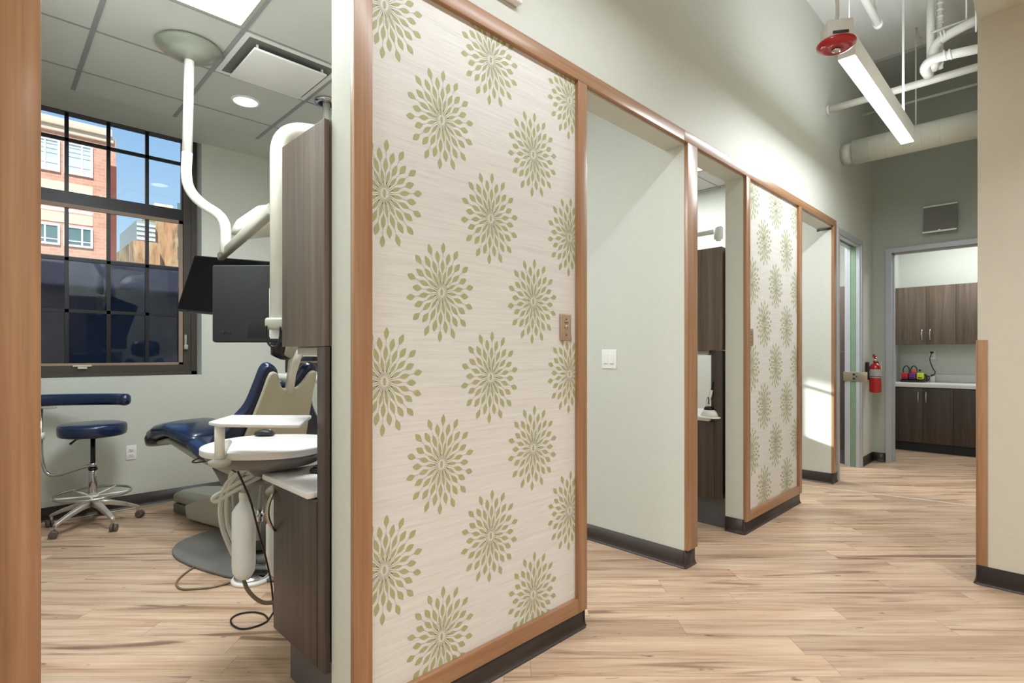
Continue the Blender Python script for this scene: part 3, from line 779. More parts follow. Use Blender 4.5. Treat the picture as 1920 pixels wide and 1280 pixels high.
# ---------------------------------------------------------------- monitor mount: big bent white pole, two monitors
TP = .0026
base = at(521, 600, t=TP); top = at(521, 236, t=TP)
t = thing('monitor_mount', 'thick white bent pole hanging beside the brown wall cabinet', 'mount', (top.x+.17, top.y+.55, ZC))
L = t.location
b = mkat(L)
path = [Vector((base.x, base.y, base.z)), Vector((top.x, top.y, top.z)), Vector((top.x+.17, top.y+.55, top.z)), Vector((top.x+.17, top.y+.55, ZC-.002))]
b.tube(fillet(path, .14, 10), .036, 24); b.build('pole', 'dentwhite', t)
b = mkat(L); b.lathe((L.x, L.y, ZC-.03), [(.10, .028), (.10, .0), (.05, -.01)], 32); b.build('ceiling_plate', 'dentwhite', t)
b = mkat(L)
cb = Vector((base.x, base.y, base.z-.012))
b.T = Matrix.Translation(-L) @ Matrix.Translation(cb) @ Matrix.Rotation(YAW, 4, 'Z'); b.box(-.047, .040, -.045, .045, -.035, .022, .012); b.build('bracket_block', 'dentgrey', t)
b = mkat(L); b.T = Matrix.Translation(-L) @ Matrix.Translation(cb) @ Matrix.Rotation(YAW, 4, 'Z'); b.box(-.052, -.036, .02, .03, -.07, .17, .002); b.box(-.048, -.004, .018, .028, -.078, -.034, .003)
for z in (-.06, .03, .09, .155): b.lathe((-.044, .019, z), [(.004, 0), (.004, .002)], 10, 'y')
b.build('vesa_strip', 'white', t)
e1 = at(511, 392, t=TP); e2 = at(414, 481, t=.00328)
b = mkat(L); dd = (e2-e1).normalized(); sd = Vector((0, 0, 1)); up = (sd-dd*sd.dot(dd)).normalized(); si = dd.cross(up)
b.loft([(e1, up*.030, si*.024), (e1+(e2-e1)*.5, up*.028, si*.022), (e2, up*.024, si*.020)], 20, 4); b.build('swing_arm', 'dentgrey', t)
mA = at(510, 569.5, t=.00278)
m = thing('monitor', 'charcoal monitor seen from behind, hung from the thick white pole', 'monitor', mA, YAW)
hw, hh = .302, .201
b = MB(); b.prism([(x, 0, z) for x, z in rrect(2*hw, 2*hh, .008, 3)], (0, .012, 0), .003); b.build('bezel', 'black', m)
b = MB(); b.prism([(x, -.022, z) for x, z in rrect(2*hw-.004, 2*hh-.004, .01, 3)], (0, .021, 0), .006); b.build('back_cover', 'black_soft', m)
b = MB(); b.box(-.115, .10, -.0245, -.0215, -.175, -.085, .002); b.build('connector_bay', 'black', m)
b = MB(); b.box(-hw+.01, hw-.01, .012, .0135, -hh+.012, hh-.012); b.build('screen', 'screen', m)
for x in (-.245, -.213):
    b = MB(); b.lathe((x, -.0245, -.152), [(.007, -.001), (.009, 0), (.009, .003)], 16, 'y'); b.build('button', 'black', m)
TL = at(367, 480, t=.0034); BL = at(338, 583, t=.0033); RR = at(505, 491, t=.0033)
rx_ = (RR-TL).normalized(); uz_ = (TL-BL); uz_ = (uz_-rx_*uz_.dot(rx_)).normalized(); ny_ = uz_.cross(rx_)
hh2 = (TL-BL).length/2; hw2 = .29; cen = TL+rx_*hw2-uz_*hh2
Rm = Matrix((( rx_.x, ny_.x, uz_.x), (rx_.y, ny_.y, uz_.y), (rx_.z, ny_.z, uz_.z)))
m2 = thing('monitor', 'black tilted monitor, its dark screen in front of the window', 'monitor', cen); m2.rotation_euler = Rm.to_euler()
b = MB(); b.prism([(x, -.012, z) for x, z in rrect(2*hw2, 2*hh2, .008, 3)], (0, .024, 0), .003); b.build('bezel', 'black', m2)
b = MB(); b.box(-hw2+.008, hw2-.008, -.0135, -.012, -hh2+.010, hh2-.008); b.box(-hw2+.008, hw2-.008, .012, .0135, -hh2+.010, hh2-.008); b.build('screen', 'screen', m2)
b = MB(); b.box(-.1, .1, .013, .035, -.08, .08, .008); b.build('back_cover', 'black_soft', m2)
c = thing('cable', 'short black cable looping below the monitor bracket', 'cable', at(505, 630, t=.0026))
L = c.location
b = mkat(L); b.tube([at(499, 610, t=.00255), at(499, 632, t=.00255), at(507, 648, t=.00255), at(519, 648, t=.00255), at(525, 632, t=.00255), at(526, 612, t=.00255)], .0055, 10, smoothpath=6); b.build('cord', 'cable', c)

# ---------------------------------------------------------------- dental chair
CH = Vector((-3.62, 1.30, 0)); ca = math.atan2(-.254, -.967)      # local +x points to the foot end
t = thing('dental_chair', 'navy blue dental chair with beige back shell, foot end towards the window', 'dental chair', CH, ca)
# seat + leg rest
def sec(x, z, hw, hh, tilt=0):
    return ((x, 0, z), (0, hw, 0), (-math.sin(tilt)*hh, 0, math.cos(tilt)*hh))
b = MB(); b.loft([sec(-.10, .60, .20, .03), sec(-.06, .60, .245, .055), sec(.10, .59, .26, .06), sec(.32, .60, .25, .058), sec(.46, .64, .235, .055), sec(.52, .655, .22, .04)], 28, 3.2); b.build('seat_cushion', 'navy', t)
b = MB(); b.loft([sec(.47, .655, .17, .03), sec(.50, .665, .215, .055), sec(.66, .695, .215, .06), sec(.86, .715, .20, .058, -.05), sec(1.02, .690, .19, .058, -.3), sec(1.12, .650, .178, .055, -.55)], 28, 3.2); b.build('leg_rest', 'navy', t)
b = MB(); b.loft([sec(1.10, .655, .18, .057, -.55), sec(1.17, .615, .168, .052, -.7), sec(1.22, .575, .14, .035, -.9), sec(1.235, .56, .08, .015, -1)], 28, 3.0); b.build('toe_pad', 'navy_dark', t)
b = MB(); b.loft([sec(-.10, .52, .17, .03), sec(.1, .515, .20, .035), sec(.5, .56, .18, .03), sec(.9, .635, .15, .022), sec(1.08, .60, .13, .018)], 24, 4); b.build('seat_shell', 'dentgrey', t)
# back: outline in back plane, leaning back
lean = math.radians(23)
def bp(v, w, off=0.):    # v lateral, w up along the back, off towards the patient
    return Vector((-.03 - w*math.sin(lean)+off*math.cos(lean), v, .55 + w*math.cos(lean)+off*math.sin(lean)))
def mirror(half): return half+[(-v, w) for v, w in half[::-1]]
def spl(pts, k=5):
    return [(p.x, p.y) for p in catmull([Vector((a, c, 0)) for a, c in pts], k)]
outer = spl([(0, .545), (.045, .548), (.072, .590), (.105, .655), (.150, .682), (.190, .655), (.205, .56), (.228, .42), (.275, .34), (.345, .25), (.385, .17), (.36, .08), (.26, .03), (.15, .0), (.0, -.01)])
b = MB(); b.prism([bp(v, w, .0) for v, w in mirror(outer[:-1])], bp(0, 0, .075)-bp(0, 0, 0), .022, 4); b.build('back_cushion', 'navy', t)
inner = spl([(0, .535), (.05, .537), (.085, .580), (.115, .635), (.150, .648), (.172, .62), (.185, .5), (.212, .3), (.245, .05), (.255, -.06), (.20, -.09), (0, -.09)])
b = MB(); b.prism([bp(v, w, -.028) for v, w in mirror(inner[:-1])], bp(0, 0, .0275)-bp(0, 0, 0), .010, 3); b.build('back_shell', 'shell', t)
b = MB(); b.loft([(bp(0, .50, -.02), Vector((0, .03, 0)), bp(0, 0, .02)-bp(0, 0, 0)), (bp(0, .62, .0), Vector((0, .026, 0)), bp(0, 0, .02)-bp(0, 0, 0)), (bp(0, .70, .01), Vector((0, .036, 0)), bp(0, 0, .025)-bp(0, 0, 0)), (bp(0, .79, -.01), Vector((0, .022, 0)), bp(0, 0, .018)-bp(0, 0, 0))], 20, 3)
b.build('headrest_stem', 'dentwhite', t)
hc = bp(0, .80, .06)
b = MB(); up_ = (bp(0, 1)-bp(0, 0)); of_ = (bp(0, 0, 1)-bp(0, 0, 0))
b.loft([(hc-up_*.10, Vector((0, .07, 0)), of_*.02), (hc-up_*.075, Vector((0, .13, 0)), of_*.04), (hc, Vector((0, .15, 0)), of_*.048), (hc+up_*.075, Vector((0, .13, 0)), of_*.04), (hc+up_*.10, Vector((0, .07, 0)), of_*.02)], 28, 2.8); b.build('headrest_pad', 'navy_dark', t)
b = MB(); hq = hc-of_*.05
b.loft([(hq-up_*.07, Vector((0, .05, 0)), of_*.01), (hq-up_*.05, Vector((0, .085, 0)), of_*.018), (hq+up_*.04, Vector((0, .085, 0)), of_*.018), (hq+up_*.065, Vector((0, .05, 0)), of_*.01)], 24, 2.6); b.build('headrest_cover', 'dentgrey', t)
# lift column and base
b = MB(); b.loft([((-.02, 0, .05), (.17, 0, 0), (0, .17, 0)), ((.0, 0, .25), (.15, 0, 0), (0, .15, 0)), ((.10, 0, .44), (.20, 0, 0), (0, .17, 0)), ((.12, 0, .50), (.24, 0, 0), (0, .18, 0))], 24, 4.5); b.build('lift_column', 'dentdark', t)
b = MB(); pl = [(x*.62, y*.5) for x, y in ((-.9, -.5), (-.2, -1.05), (.35, -1.1), (.75, -.85), (.9, -.45), (.9, .45), (.4, .85), (-.6, .8), (-.95, .4))]
b.prism([(x-.02, y, 0.002) for x, y in spl(pl+[pl[0]], 4)[:-1]], (0, 0, .016), .006); b.build('floor_plate', 'dentdark', t)
def wedge(x0, x1, y0, y1, za, zb):
    b.prism([(x0, y0, .018), (x1, y0, .018), (x1, y0, za), (x1-.08, y0, za+.03), (x0, y0, zb)], (0, y1-y0, 0), .014)
b = MB(); b.prism([(.30, -.46, .075), (1.22, -.44, .075), (1.34, -.36, .075), (1.37, -.20, .075), (1.30, -.10, .075), (.30, -.08, .075)], (0, 0, .075), .022); b.build('base_cover', 'dentgrey', t)
b = MB(); b.prism([(.28, -.45, .004), (1.20, -.43, .004), (1.32, -.35, .004), (1.35, -.20, .004), (1.28, -.09, .004), (.28, -.07, .004)], (0, 0, .07), .006); b.build('base_skirt', 'dentdark', t)
b = MB(); b.prism([(.30, -.012, .02), (.96, -.012, .02), (.98, -.012, .12), (.60, -.012, .25), (.30, -.012, .29)], (0, -.27, 0), .018); b.build('base_cover', 'dentgrey', t)

# assistant's arm behind the chair back
t = thing('assistant_station', 'ivory instrument arm behind the back of the dental chair', 'dental station', (-3.1, 2.15, 0))
L = t.location
b = mkat(L); q1, q2 = at(481, 705, t=.0043), at(640, 712, t=.0041); b.tube([q1, q1+(q2-q1)*.02, q2], [.018, .030, .034], 16)
b.build('crossbar', 'dentwhite', t)
b = mkat(L); b.tube([q2, Vector((q2.x, q2.y, .03))], .035, 16); b.lathe((q2.x, q2.y, 0), [(.19, .0), (.19, .018), (.17, .03), (.04, .035)], 32); b.build('stand', 'dentwhite', t)
b = mkat(L); k = at(604, 743, t=.0042); b.loft([(k-LAT*.03, DEP*.012, (0, 0, .018)), (k-LAT*.015, DEP*.03, (0, 0, .03)), (k+LAT*.12, DEP*.03, (0, 0, .028))], 20, 2.5); b.build('holder', 'dentwhite', t)
b = mkat(L); k = at(583, 776, t=.0040); b.prism([k, k+LAT*.30+Vector((0, 0, .0)), k+LAT*.30+DEP*-.25, k+LAT*.08+DEP*-.25], (0, 0, -.018), .004); b.build('tray', 'counter', t)
b = mkat(L); k = at(602, 805, t=.0040); b.tube([k-LAT*.02+Vector((0, 0, .02)), k+LAT*.03, k+LAT*.10+Vector((0, 0, -.04))], [.014, .022, .024], 14); b.build('suction_handle', 'white', t)
b = mkat(L); k = at(604, 743, t=.0042); b.tube([k+LAT*.11, Vector((q2.x, q2.y, k.z))], .018, 12); k = at(583, 776, t=.0040); b.tube([k+LAT*.28+Vector((0, 0, -.02)), Vector((q2.x, q2.y, k.z-.02))], .018, 12); b.build('bracket', 'dentgrey', t)

# ---------------------------------------------------------------- delivery unit
ZT = .885
oc = at(506, 829, z=ZT)
t = thing('delivery_unit', 'white oval-topped dental delivery unit with hoses in front of the chair', 'dental unit', (oc.x, oc.y, 0))
L = Vector((oc.x, oc.y, 0)); ux = at(640, 833, t=.0022)-at(380, 833, t=.0022); 
def ov(a, r=1.): return oc + LAT*(.245*r*math.copysign(abs(math.cos(a))**.85, math.cos(a))) + DEP*(.235*r*math.copysign(abs(math.sin(a))**.85, math.sin(a)))
b = mkat(L); b.prism([ov(2*PI*k/64)+Vector((0, 0, -.030)) for k in range(64)], (0, 0, .030), .007); b.build('work_surface', 'counter', t)
b = mkat(L)
secs = []
for dz, r in ((-.0305, .93), (-.045, .95), (-.062, .90), (-.078, .80)):
    secs.append(((oc.x, oc.y, ZT+dz), LAT*(.238*r), DEP*(.215*r)))
b.loft(secs, 36, 2.6); b.build('head_body', 'dentdark', t)
b = mkat(L); cc = Vector((oc.x, oc.y, 0))+DEP*.05; b.loft([((cc.x, cc.y, .745), LAT*.07, DEP*.06), ((cc.x, cc.y, .806), LAT*.12, DEP*.10)], 20, 5); b.build('hose_bracket', 'dentdark', t)
# arm to the chair
arm0 = Vector((oc.x, oc.y, .74))+DEP*.05; arm1 = CH+Vector((.10, -.02, .36))
b = mkat(L); b.tube([arm0, arm0+Vector((-.15, .07, -.03)), arm1+Vector((.25, 0, .12)), arm1], .028, 14, smoothpath=5); b.build('support_arm', 'dentgrey', t)
# small tray on its post
pp = at(412, 868, t=.00183); ptop = Vector((pp.x, pp.y, 1.25-(790-663)*.00183))
b = mkat(L); b.loft([((pp.x, pp.y, pp.z), LAT*.0145, DEP*.0145), ((pp.x, pp.y, ptop.z-.005), LAT*.0145, DEP*.0145)], 20, 3); b.build('tray_post', 'dentwhite', t)
b = mkat(L); b.lathe((pp.x, pp.y, pp.z-.012), [(.022, 0), (.034, .008), (.036, .02), (.02, .026)], 24); b.tube([pp+Vector((0, 0, .0)), Vector((oc.x, oc.y, pp.z+.01))-LAT*.17], .013, 10); b.build('post_foot', 'dentgrey', t)
zt = ptop.z
tr = [at(391, 790, z=zt), at(434, 777.5, z=zt), at(584, 778, z=zt), at(562, 795.5, z=zt), at(411, 793.5, z=zt)]
b = mkat(L); b.prism([Vector((v.x, v.y, zt-.013)) for v in tr], (0, 0, .013), .004); b.build('tray', 'counter', t)
# hoses
for k_, (pts, r, mt) in enumerate([
    ([(497, 880), (470, 878), (440, 892), (421, 915), (413, 950), (416, 985), (425, 1012), (437, 1040)], .0095, 'hose'),
    ([(486, 886), (455, 900), (425, 918), (402, 931), (400, 938), (410, 938), (440, 920), (478, 900), (492, 890)], .0095, 'hose'),
    ([(482, 878), (491, 893), (489, 930), (486, 968), (483, 1012)], .0095, 'dentgrey'),
    ([(450, 885), (430, 910), (424, 950), (428, 990), (440, 1020)], .0075, 'hose'),
    ([(460, 884), (446, 900), (437, 925), (440, 960), (450, 985)], .006, 'dentgrey'),
    ([(405, 862), (385, 855), (362, 864), (366, 867), (395, 865), (425, 876), (448, 888)], .003, 'cable'),
    ([(455, 1078), (458, 1090), (465, 1106), (480, 1122), (498, 1130), (520, 1127)], .0085, 'hose_tan')]):
    b = mkat(L); b.tube([at(x, y, t=.00225) for x, y in pts], r, 12, smoothpath=6); b.build('hose' if k_ != 5 else 'cord', mt, t)
b = mkat(L)
q = at(487, 966, t=.00225)
b.lathe(q, [(.011, -.025), (.015, -.02), (.015, -.005), (.018, -.003), (.018, .006), (.013, .01), (.013, .025)], 18); b.build('hose_coupling', 'chrome', t)
bb = at(457, 1080, t=.00215)
b = mkat(L); R = .044; b.lathe((bb.x, bb.y, bb.z), [(.010, -.012), (.03, 0), (.041, .02), (R, .05), (R, .235), (.043, .262), (.030, .285), (.019, .298), (.0165, .305), (.0165, .318)], 32); b.build('water_bottle', 'bottle', t)
b = mkat(L); b.lathe((bb.x, bb.y, bb.z+.316), [(.018, 0), (.018, .022), (.014, .024)], 20); b.build('bottle_cap', 'white', t)
b = mkat(L); b.tube([Vector((bb.x, bb.y, bb.z+.335)), Vector((bb.x, bb.y, .70)), Vector((cc.x, cc.y, .74))], .012, 10); b.build('bottle_holder', 'dentgrey', t)
b2 = at(515, 1070, t=.0024)
b = mkat(L); b.lathe((b2.x, b2.y, b2.z), [(.012, -.02), (.026, 0), (.036, .03), (.036, .21), (.028, .225), (.026, .30), (.016, .315), (.012, .33)], 28); b.build('water_bottle', 'bottle', t)
b = mkat(L); b.lathe((b2.x, b2.y, b2.z+.325), [(.014, 0), (.014, .03), (.01, .035)], 16); b.tube([Vector((b2.x, b2.y, b2.z+.35)), Vector((cc.x, cc.y, .75))], .01, 10); b.build('bottle_cap', 'dentgrey', t)
mo = at(496, 817, z=ZT)
m = thing('computer_mouse', 'dark grey computer mouse on the white oval table', 'mouse', (mo.x, mo.y, ZT+.001), YAW)
b = MB(); b.loft([((-.052, 0, .008), (0, .010, 0), (0, 0, .005)), ((-.045, 0, .013), (0, .026, 0), (0, 0, .012)), ((-.01, 0, .019), (0, .032, 0), (0, 0, .0185)), ((.03, 0, .016), (0, .029, 0), (0, 0, .0155)), ((.05, 0, .010), (0, .018, 0), (0, 0, .008))], 24, 2.4); sh_ = b.build('shell', 'black_soft', m); m.scale = (.8, .8, .8)
b = MB(); b.lathe((.028, -.004, .031), [(.006, 0), (.007, .002), (.007, .006), (.006, .008)], 14, 'y'); b.build('wheel', 'dentgrey', m)

# floor pedal, cords
fp_ = at(472, 1087, z=0)
t = thing('foot_pedal', 'white and black foot pedal on the floor under the hanging bottle', 'foot pedal', (fp_.x, fp_.y, 0), YAW)
b = MB(); b.lathe((0, 0, 0), [(.105, .001), (.105, .012), (.098, .02)], 36); b.build('base_ring', 'white', t)
b = MB(); b.lathe((0, 0, .02), [(.09, 0), (.088, .008), (.06, .018), (.02, .022)], 36); b.build('disc', 'chrome', t)
b = MB(); b.box(-.02, .09, -.03, .03, .036, .046, .005); b.build('treadle', 'black', t)
t = thing('foot_pedal', 'small grey rubber foot pedal half hidden behind the brown base cabinet', 'foot pedal', at(505, 1052, z=.02), YAW)
b = MB(); b.loft([((0, 0, .001), (.07, 0, 0), (0, .05, 0)), ((0, 0, .03), (.06, 0, 0), (0, .04, 0)), ((.01, 0, .05), (.035, 0, 0), (0, .022, 0))], 24, 3); b.build('treadle', 'dentdark', t)
b = MB(); b.prism([(x*.17, y*.12, .0) for x, y in rrect(1, 1, .4)], (0, 0, .004), .001); b.build('base', 'chrome', t)
def cord(name, label, pts, r, mat, sp=6):
    c = thing(name, label, 'cord', pts[0]); b = mkat(pts[0]); b.tube(pts, r, 10, smoothpath=sp); b.build('sheath', mat, c); return c
cord('floor_cord', 'tan cord looping across the floor from the chair base to the foot pedal', [at(x, y, z=.006) for x, y in ((432, 1027), (400, 1043), (365, 1062), (340, 1080), (331, 1093), (338, 1103), (360, 1104), (400, 1100), (440, 1089))], .0055, 'hose_tan')
fl = [at(x, y, t=.00198+.00000155*max(0,(y-884))) for x, y in ((446, 884), (458, 910), (470, 940), (482, 985), (497, 1040), (508, 1090), (512, 1130))]
fl2 = [at(x, y, z=.005) for x, y in ((511, 1150), (498, 1166), (472, 1176), (450, 1178), (435, 1170), (434, 1159), (450, 1150), (474, 1147), (494, 1151), (503, 1160))]
cord('black_cable', 'thin black cable falling past the bottle into a loop on the floor', fl+[at(513, 1146, z=.02)]+fl2, .004, 'cable')
cord('baseboard_cord', 'thin pale cord lying along the floor under the window', [at(x, y, z=.005) for x, y in ((314, 941), (270, 949), (225, 957), (160, 968), (100, 979), (60, 985))], .005, 'dentgrey')

# ---------------------------------------------------------------- stool
SC = Vector((-4.93, .565, 0))
t = thing('dental_stool', 'blue round stool with chrome foot ring and curved arm, under the window', 'stool', SC, YAW)
b = MB(); b.lathe((0, 0, .655), [(.185, 0), (.200, .008), (.205, .03), (.205, .07), (.197, .084), (.17, .092), (.08, .096), (.0, .097)][:-1]+[(.001, .097)], 56); b.build('seat', 'navy', t)
b = MB(); b.box(-.07, .07, -.07, .07, .64, .656, .004); b.build('seat_plate', 'black', t)
b = MB(); b.tube([(-.04, -.02, .645), (-.09, -.04, .632), (-.125, -.05, .60)], [.006, .006, .009], 10); b.build('height_lever', 'black', t)
b = MB(); b.lathe((0, 0, .40), [(.015, 0), (.015, .24)], 20); b.build('gas_lift', 'black', t)
b = MB(); b.lathe((0, 0, .17), [(.026, 0), (.026, .225), (.022, .235)], 24); b.lathe((0, 0, .425), [(.024, 0), (.024, .035)], 24); b.build('column', 'chrome', t)
b = MB(); b.lathe((0, 0, .405), [(.028, 0), (.028, .016)], 24); b.build('collar', 'black', t)
b = MB(); b.torus((0, 0, .235), .228, .009); b.build('foot_ring', 'chrome', t)
b = MB()
for k in range(5):
    a = 2*PI*k/5+.3; b.tube([(.024*math.cos(a), .024*math.sin(a), .215), (.222*math.cos(a), .222*math.sin(a), .235)], .0065, 8)
b.lathe((0, 0, .205), [(.036, 0), (.036, .02)], 20); b.build('ring_spokes', 'dentwhite', t)
b = MB(); b.tube(fillet([(.0, -.0, .44), (-.07, -.02, .425), (-.26, -.08, .36), (-.30, -.09, .50), (-.30, -.09, .86)], .09, 8), .0125, 16); b.build('arm_tube', 'chrome', t)
b = MB(); b.lathe((-.30, -.09, .64), [(.02, 0), (.02, .05)], 20); b.tube([(-.32, -.09, .665), (-.345, -.09, .665)], .007, 10); b.lathe((-.365, -.09, .665), [(.012, 0), (.018, .006), (.018, .016), (.012, .02)], 16, 'x'); b.build('clamp_knob', 'dentwhite', t)
b = MB(); b.box(-.345, -.21, -.12, -.06, .86, .872, .003); b.build('arm_plate', 'dentgrey', t)
ap = catmull([Vector(p) for p in ((-.42, -.20, .915), (-.36, -.08, .915), (-.22, .0, .915), (-.02, .05, .915), (.14, .05, .915), (.255, .0, .915))], 8)
secs = []
for i, p in enumerate(ap):
    tg = (ap[min(i+1, len(ap)-1)]-ap[max(i-1, 0)]).normalized(); n_ = Vector((-tg.y, tg.x, 0)); s_ = i/(len(ap)-1)
    f_ = min(1, (min(s_, 1-s_)/.05)**.5) if 0 < s_ < 1 else .12
    secs.append((p, n_*.038*max(f_, .12), Vector((0, 0, .043*max(f_, .12)))))
b = MB(); b.loft(secs, 20, 2.5); b.build('arm_pad', 'navy', t)
for k, a in enumerate((-100, -172, -28, 44, 116)):
    a = math.radians(a); dx, dy = math.cos(a), math.sin(a); n_ = Vector((-dy, dx, 0)); dr = Vector((dx, dy, 0))
    b = MB(); b.loft([(dr*.01+Vector((0, 0, .165)), n_*.026, (0, 0, .022)), (dr*.09+Vector((0, 0, .155)), n_*.022, (0, 0, .020)), (dr*.20+Vector((0, 0, .118)), n_*.017, (0, 0, .015)), (dr*.268+Vector((0, 0, .088)), n_*.014, (0, 0, .012)), (dr*.282+Vector((0, 0, .082)), n_*.010, (0, 0, .008))], 16, 4)
    b.tube([dr*.272+Vector((0, 0, .088)), dr*.272+Vector((0, 0, .045))], .009, 10)
    lg = b.build('leg', 'alu', t)
    b = MB(); w = dr*.285+Vector((0, 0, .027)); nn = (n_*.7+dr*.7).normalized()
    for s_ in (-1, 1):
        c_ = w+nn*s_*.013; b.tube([c_-nn*.009, c_-nn*.007, c_+nn*.007, c_+nn*.009], [.020, .026, .026, .020], 20)
    b.build('caster', 'rubber', lg)

# ---------------------------------------------------------------- room two glimpse
t = thing('overhead_mount', 'white jointed arm above the brown cabinet in the narrow third opening', 'mount', (-3.0, 4.7, ZC))
L = t.location; hd = at(1347, 437, y=4.65)
b = mkat(L); b.tube(fillet([Vector((-3.0, 4.7, ZC-.01)), Vector((-3.0, 4.7, hd.z+.02)), Vector((hd.x, hd.y, hd.z+.02))], .08, 6), .022, 16); b.build('pole', 'dentwhite', t)
b = mkat(L); b.lathe((hd.x, hd.y, hd.z-.055), [(.02, -.015), (.022, 0), (.038, .004), (.040, .10), (.03, .112)], 24); b.build('joint_housing', 'white', t)
b = mkat(L); b.lathe((-3.0, 4.7, ZC-.02), [(.08, 0), (.08, .018)], 28); b.build('ceiling_plate', 'white', t)

# ---------------------------------------------------------------- door latch plate, extinguisher, speaker
t = thing('latch_plate', 'brushed metal latch plate standing out from the grey door jamb', 'latch', (-1.57, 6.846, 1.0))
b = MB(); b.box(-.115, .115, -.003, .003, -.05, .05, .001); b.build('plate', 'nickel', t)
for x, z, r in ((-.012, .022, .014), (.012, .0, .008), (-.012, -.025, .014)):
    b = MB(); b.lathe((x, -.0045, z), [(r, 0), (r, .002)], 20, 'y'); b.build('keyhole', 'outlet_hole', t)
p = at(1640, 735, x=-1.42)
t = thing('fire_extinguisher', 'red fire extinguisher hung on the hall wall near the grey door frames', 'fire extinguisher', (-1.435, 7.10, p.z-.01))
b = MB(); b.lathe((0, 0, 0), [(.045, .0), (.056, .008), (.058, .02), (.058, .27), (.050, .30), (.030, .322), (.018, .328), (.018, .345)], 36); b.build('cylinder', 'red', t)
b = MB(); b.lathe((0, 0, .165), [(.0587, 0), (.0587, .095)], 36, cap=False); b.build('label_band', 'amber', t)
b = MB(); b.lathe((0, 0, .345), [(.022, 0), (.022, .03), (.014, .036), (.014, .05)], 18); b.tube([(0, -.015, .36), (0, -.045, .36)], .006, 8); b.build('valve', 'chrome', t)
b = MB(); b.box(-.012, .012, -.075, .03, .395, .408, .004); b.prism([(-.01, -.03, .38), (-.01, .03, .385), (-.01, -.075, .43), (-.01, -.085, .42)], (.02, 0, 0), .003); b.build('carry_handle', 'red', t)
b = MB(); b.tube([(0, .02, .355), (.01, .06, .34), (.02, .075, .27), (.01, .072, .15), (0, .07, .08), (0, .068, .03)], [.007, .007, .007, .007, .009, .012], 10, smoothpath=5); b.build('hose', 'black', t)
b = MB(); b.prism([(.062, -.03, .34), (.062, -.03, .36), (.068, -.075, .27), (.066, -.045, .25)], (.001, 0, 0)); b.build('inspection_tag', 'white', t)
b = MB(); b.box(-.093, -.058, -.012, .012, .14, .34, .003); b.torus((0, 0, .18), .0585, .004, 36, 8); b.build('wall_bracket', 'black', t)
pq = [at(1731.6, 389, y=7.36), at(1794, 380, y=7.36), at(1795.7, 427, y=7.30), at(1734.5, 436, y=7.30)]
t = thing('wall_speaker', 'grey slanted wall speaker above the end doorway', 'speaker', ((pq[0].x+pq[1].x)/2, 7.43, (pq[0].z+pq[2].z)/2))
L = t.location
b = mkat(L); fr = [Vector((v.x, v.y, v.z)) for v in pq]; x0, x1, z1, z0 = pq[0].x, pq[1].x, pq[0].z, pq[2].z
V = [b.addv(v) for v in ((x0, 7.375, z1), (x1, 7.375, z1), (x1, 7.325, z0), (x0, 7.325, z0), (x0+.03, 7.4295, z1-.02), (x1-.03, 7.4295, z1-.02), (x1-.03, 7.4295, z0+.02), (x0+.03, 7.4295, z0+.02))]
for q in ((0, 1, 2, 3), (4, 5, 6, 7), (0, 1, 5, 4), (1, 2, 6, 5), (2, 3, 7, 6), (3, 0, 4, 7)): b.face([V[i] for i in q])
b.build('cabinet', 'speaker_cloth', t)
b = mkat(L); b.box(x0-.003, x1+.003, 7.366, 7.376, z1-.006, z1+.008); b.build('edge_strip', 'dentwhite', t); b = mkat(L); b.box(x0-.003, x1+.003, 7.316, 7.326, z0-.010, z0+.006); b.build('edge_strip', 'dentwhite', t)
b = mkat(L); xm = (x0+x1)/2; b.box(xm-.009, xm+.009, 7.311, 7.3165, z0-.004, z0+.014); b.build('badge', 'white', t)

# fire strobe
sp_ = at(1568, 88, t=.0026)
t = thing('fire_strobe', 'round red fire alarm strobe hanging under a junction box', 'fire alarm', sp_)
b = MB(); b.lathe((0, 0, 0), [(.022, -.012), (.045, -.008), (.055, -.012), (.070, -.006), (.083, .004), (.086, .014), (.082, .020), (.04, .022)], 48); b.build('sounder', 'red', t)
b = MB(); b.lathe((0, 0, -.026), [(.008, 0), (.018, .004), (.022, .014)], 24); b.build('strobe_lens', 'chrome', t)
fo = text_mesh('lettering', 'FIRE', .030, 'white', (0, 0, 0), (PI, 0, 0), t)
fo.matrix_local = Matrix.Rotation(YAW-.35, 4, 'Z') @ Matrix.Translation((-.045, -.028, -.0085)) @ Matrix.Rotation(PI, 4, 'X') @ Matrix.Rotation(0, 4, 'Z')
b = MB(); b.T = Matrix.Rotation(YAW-.2, 4, 'Z'); b.box(-.055, .055, -.055, .055, .022, .105, .004); b.build('junction_box', 'pipe', t)
b = MB(); b.T = Matrix.Rotation(YAW-.2, 4, 'Z'); b.box(-.035, .035, -.0575, -.055, .035, .05, .001); b.build('knockout', 'frame_dark', t)
b = MB(); b.tube([(0, 0, .105), (.005, 0, .2), (-.01, .004, .4), (.0, 0, 1.0), (0, 0, ZHI-sp_.z)], .008, 10, smoothpath=5); b.build('conduit', 'pipe', t)

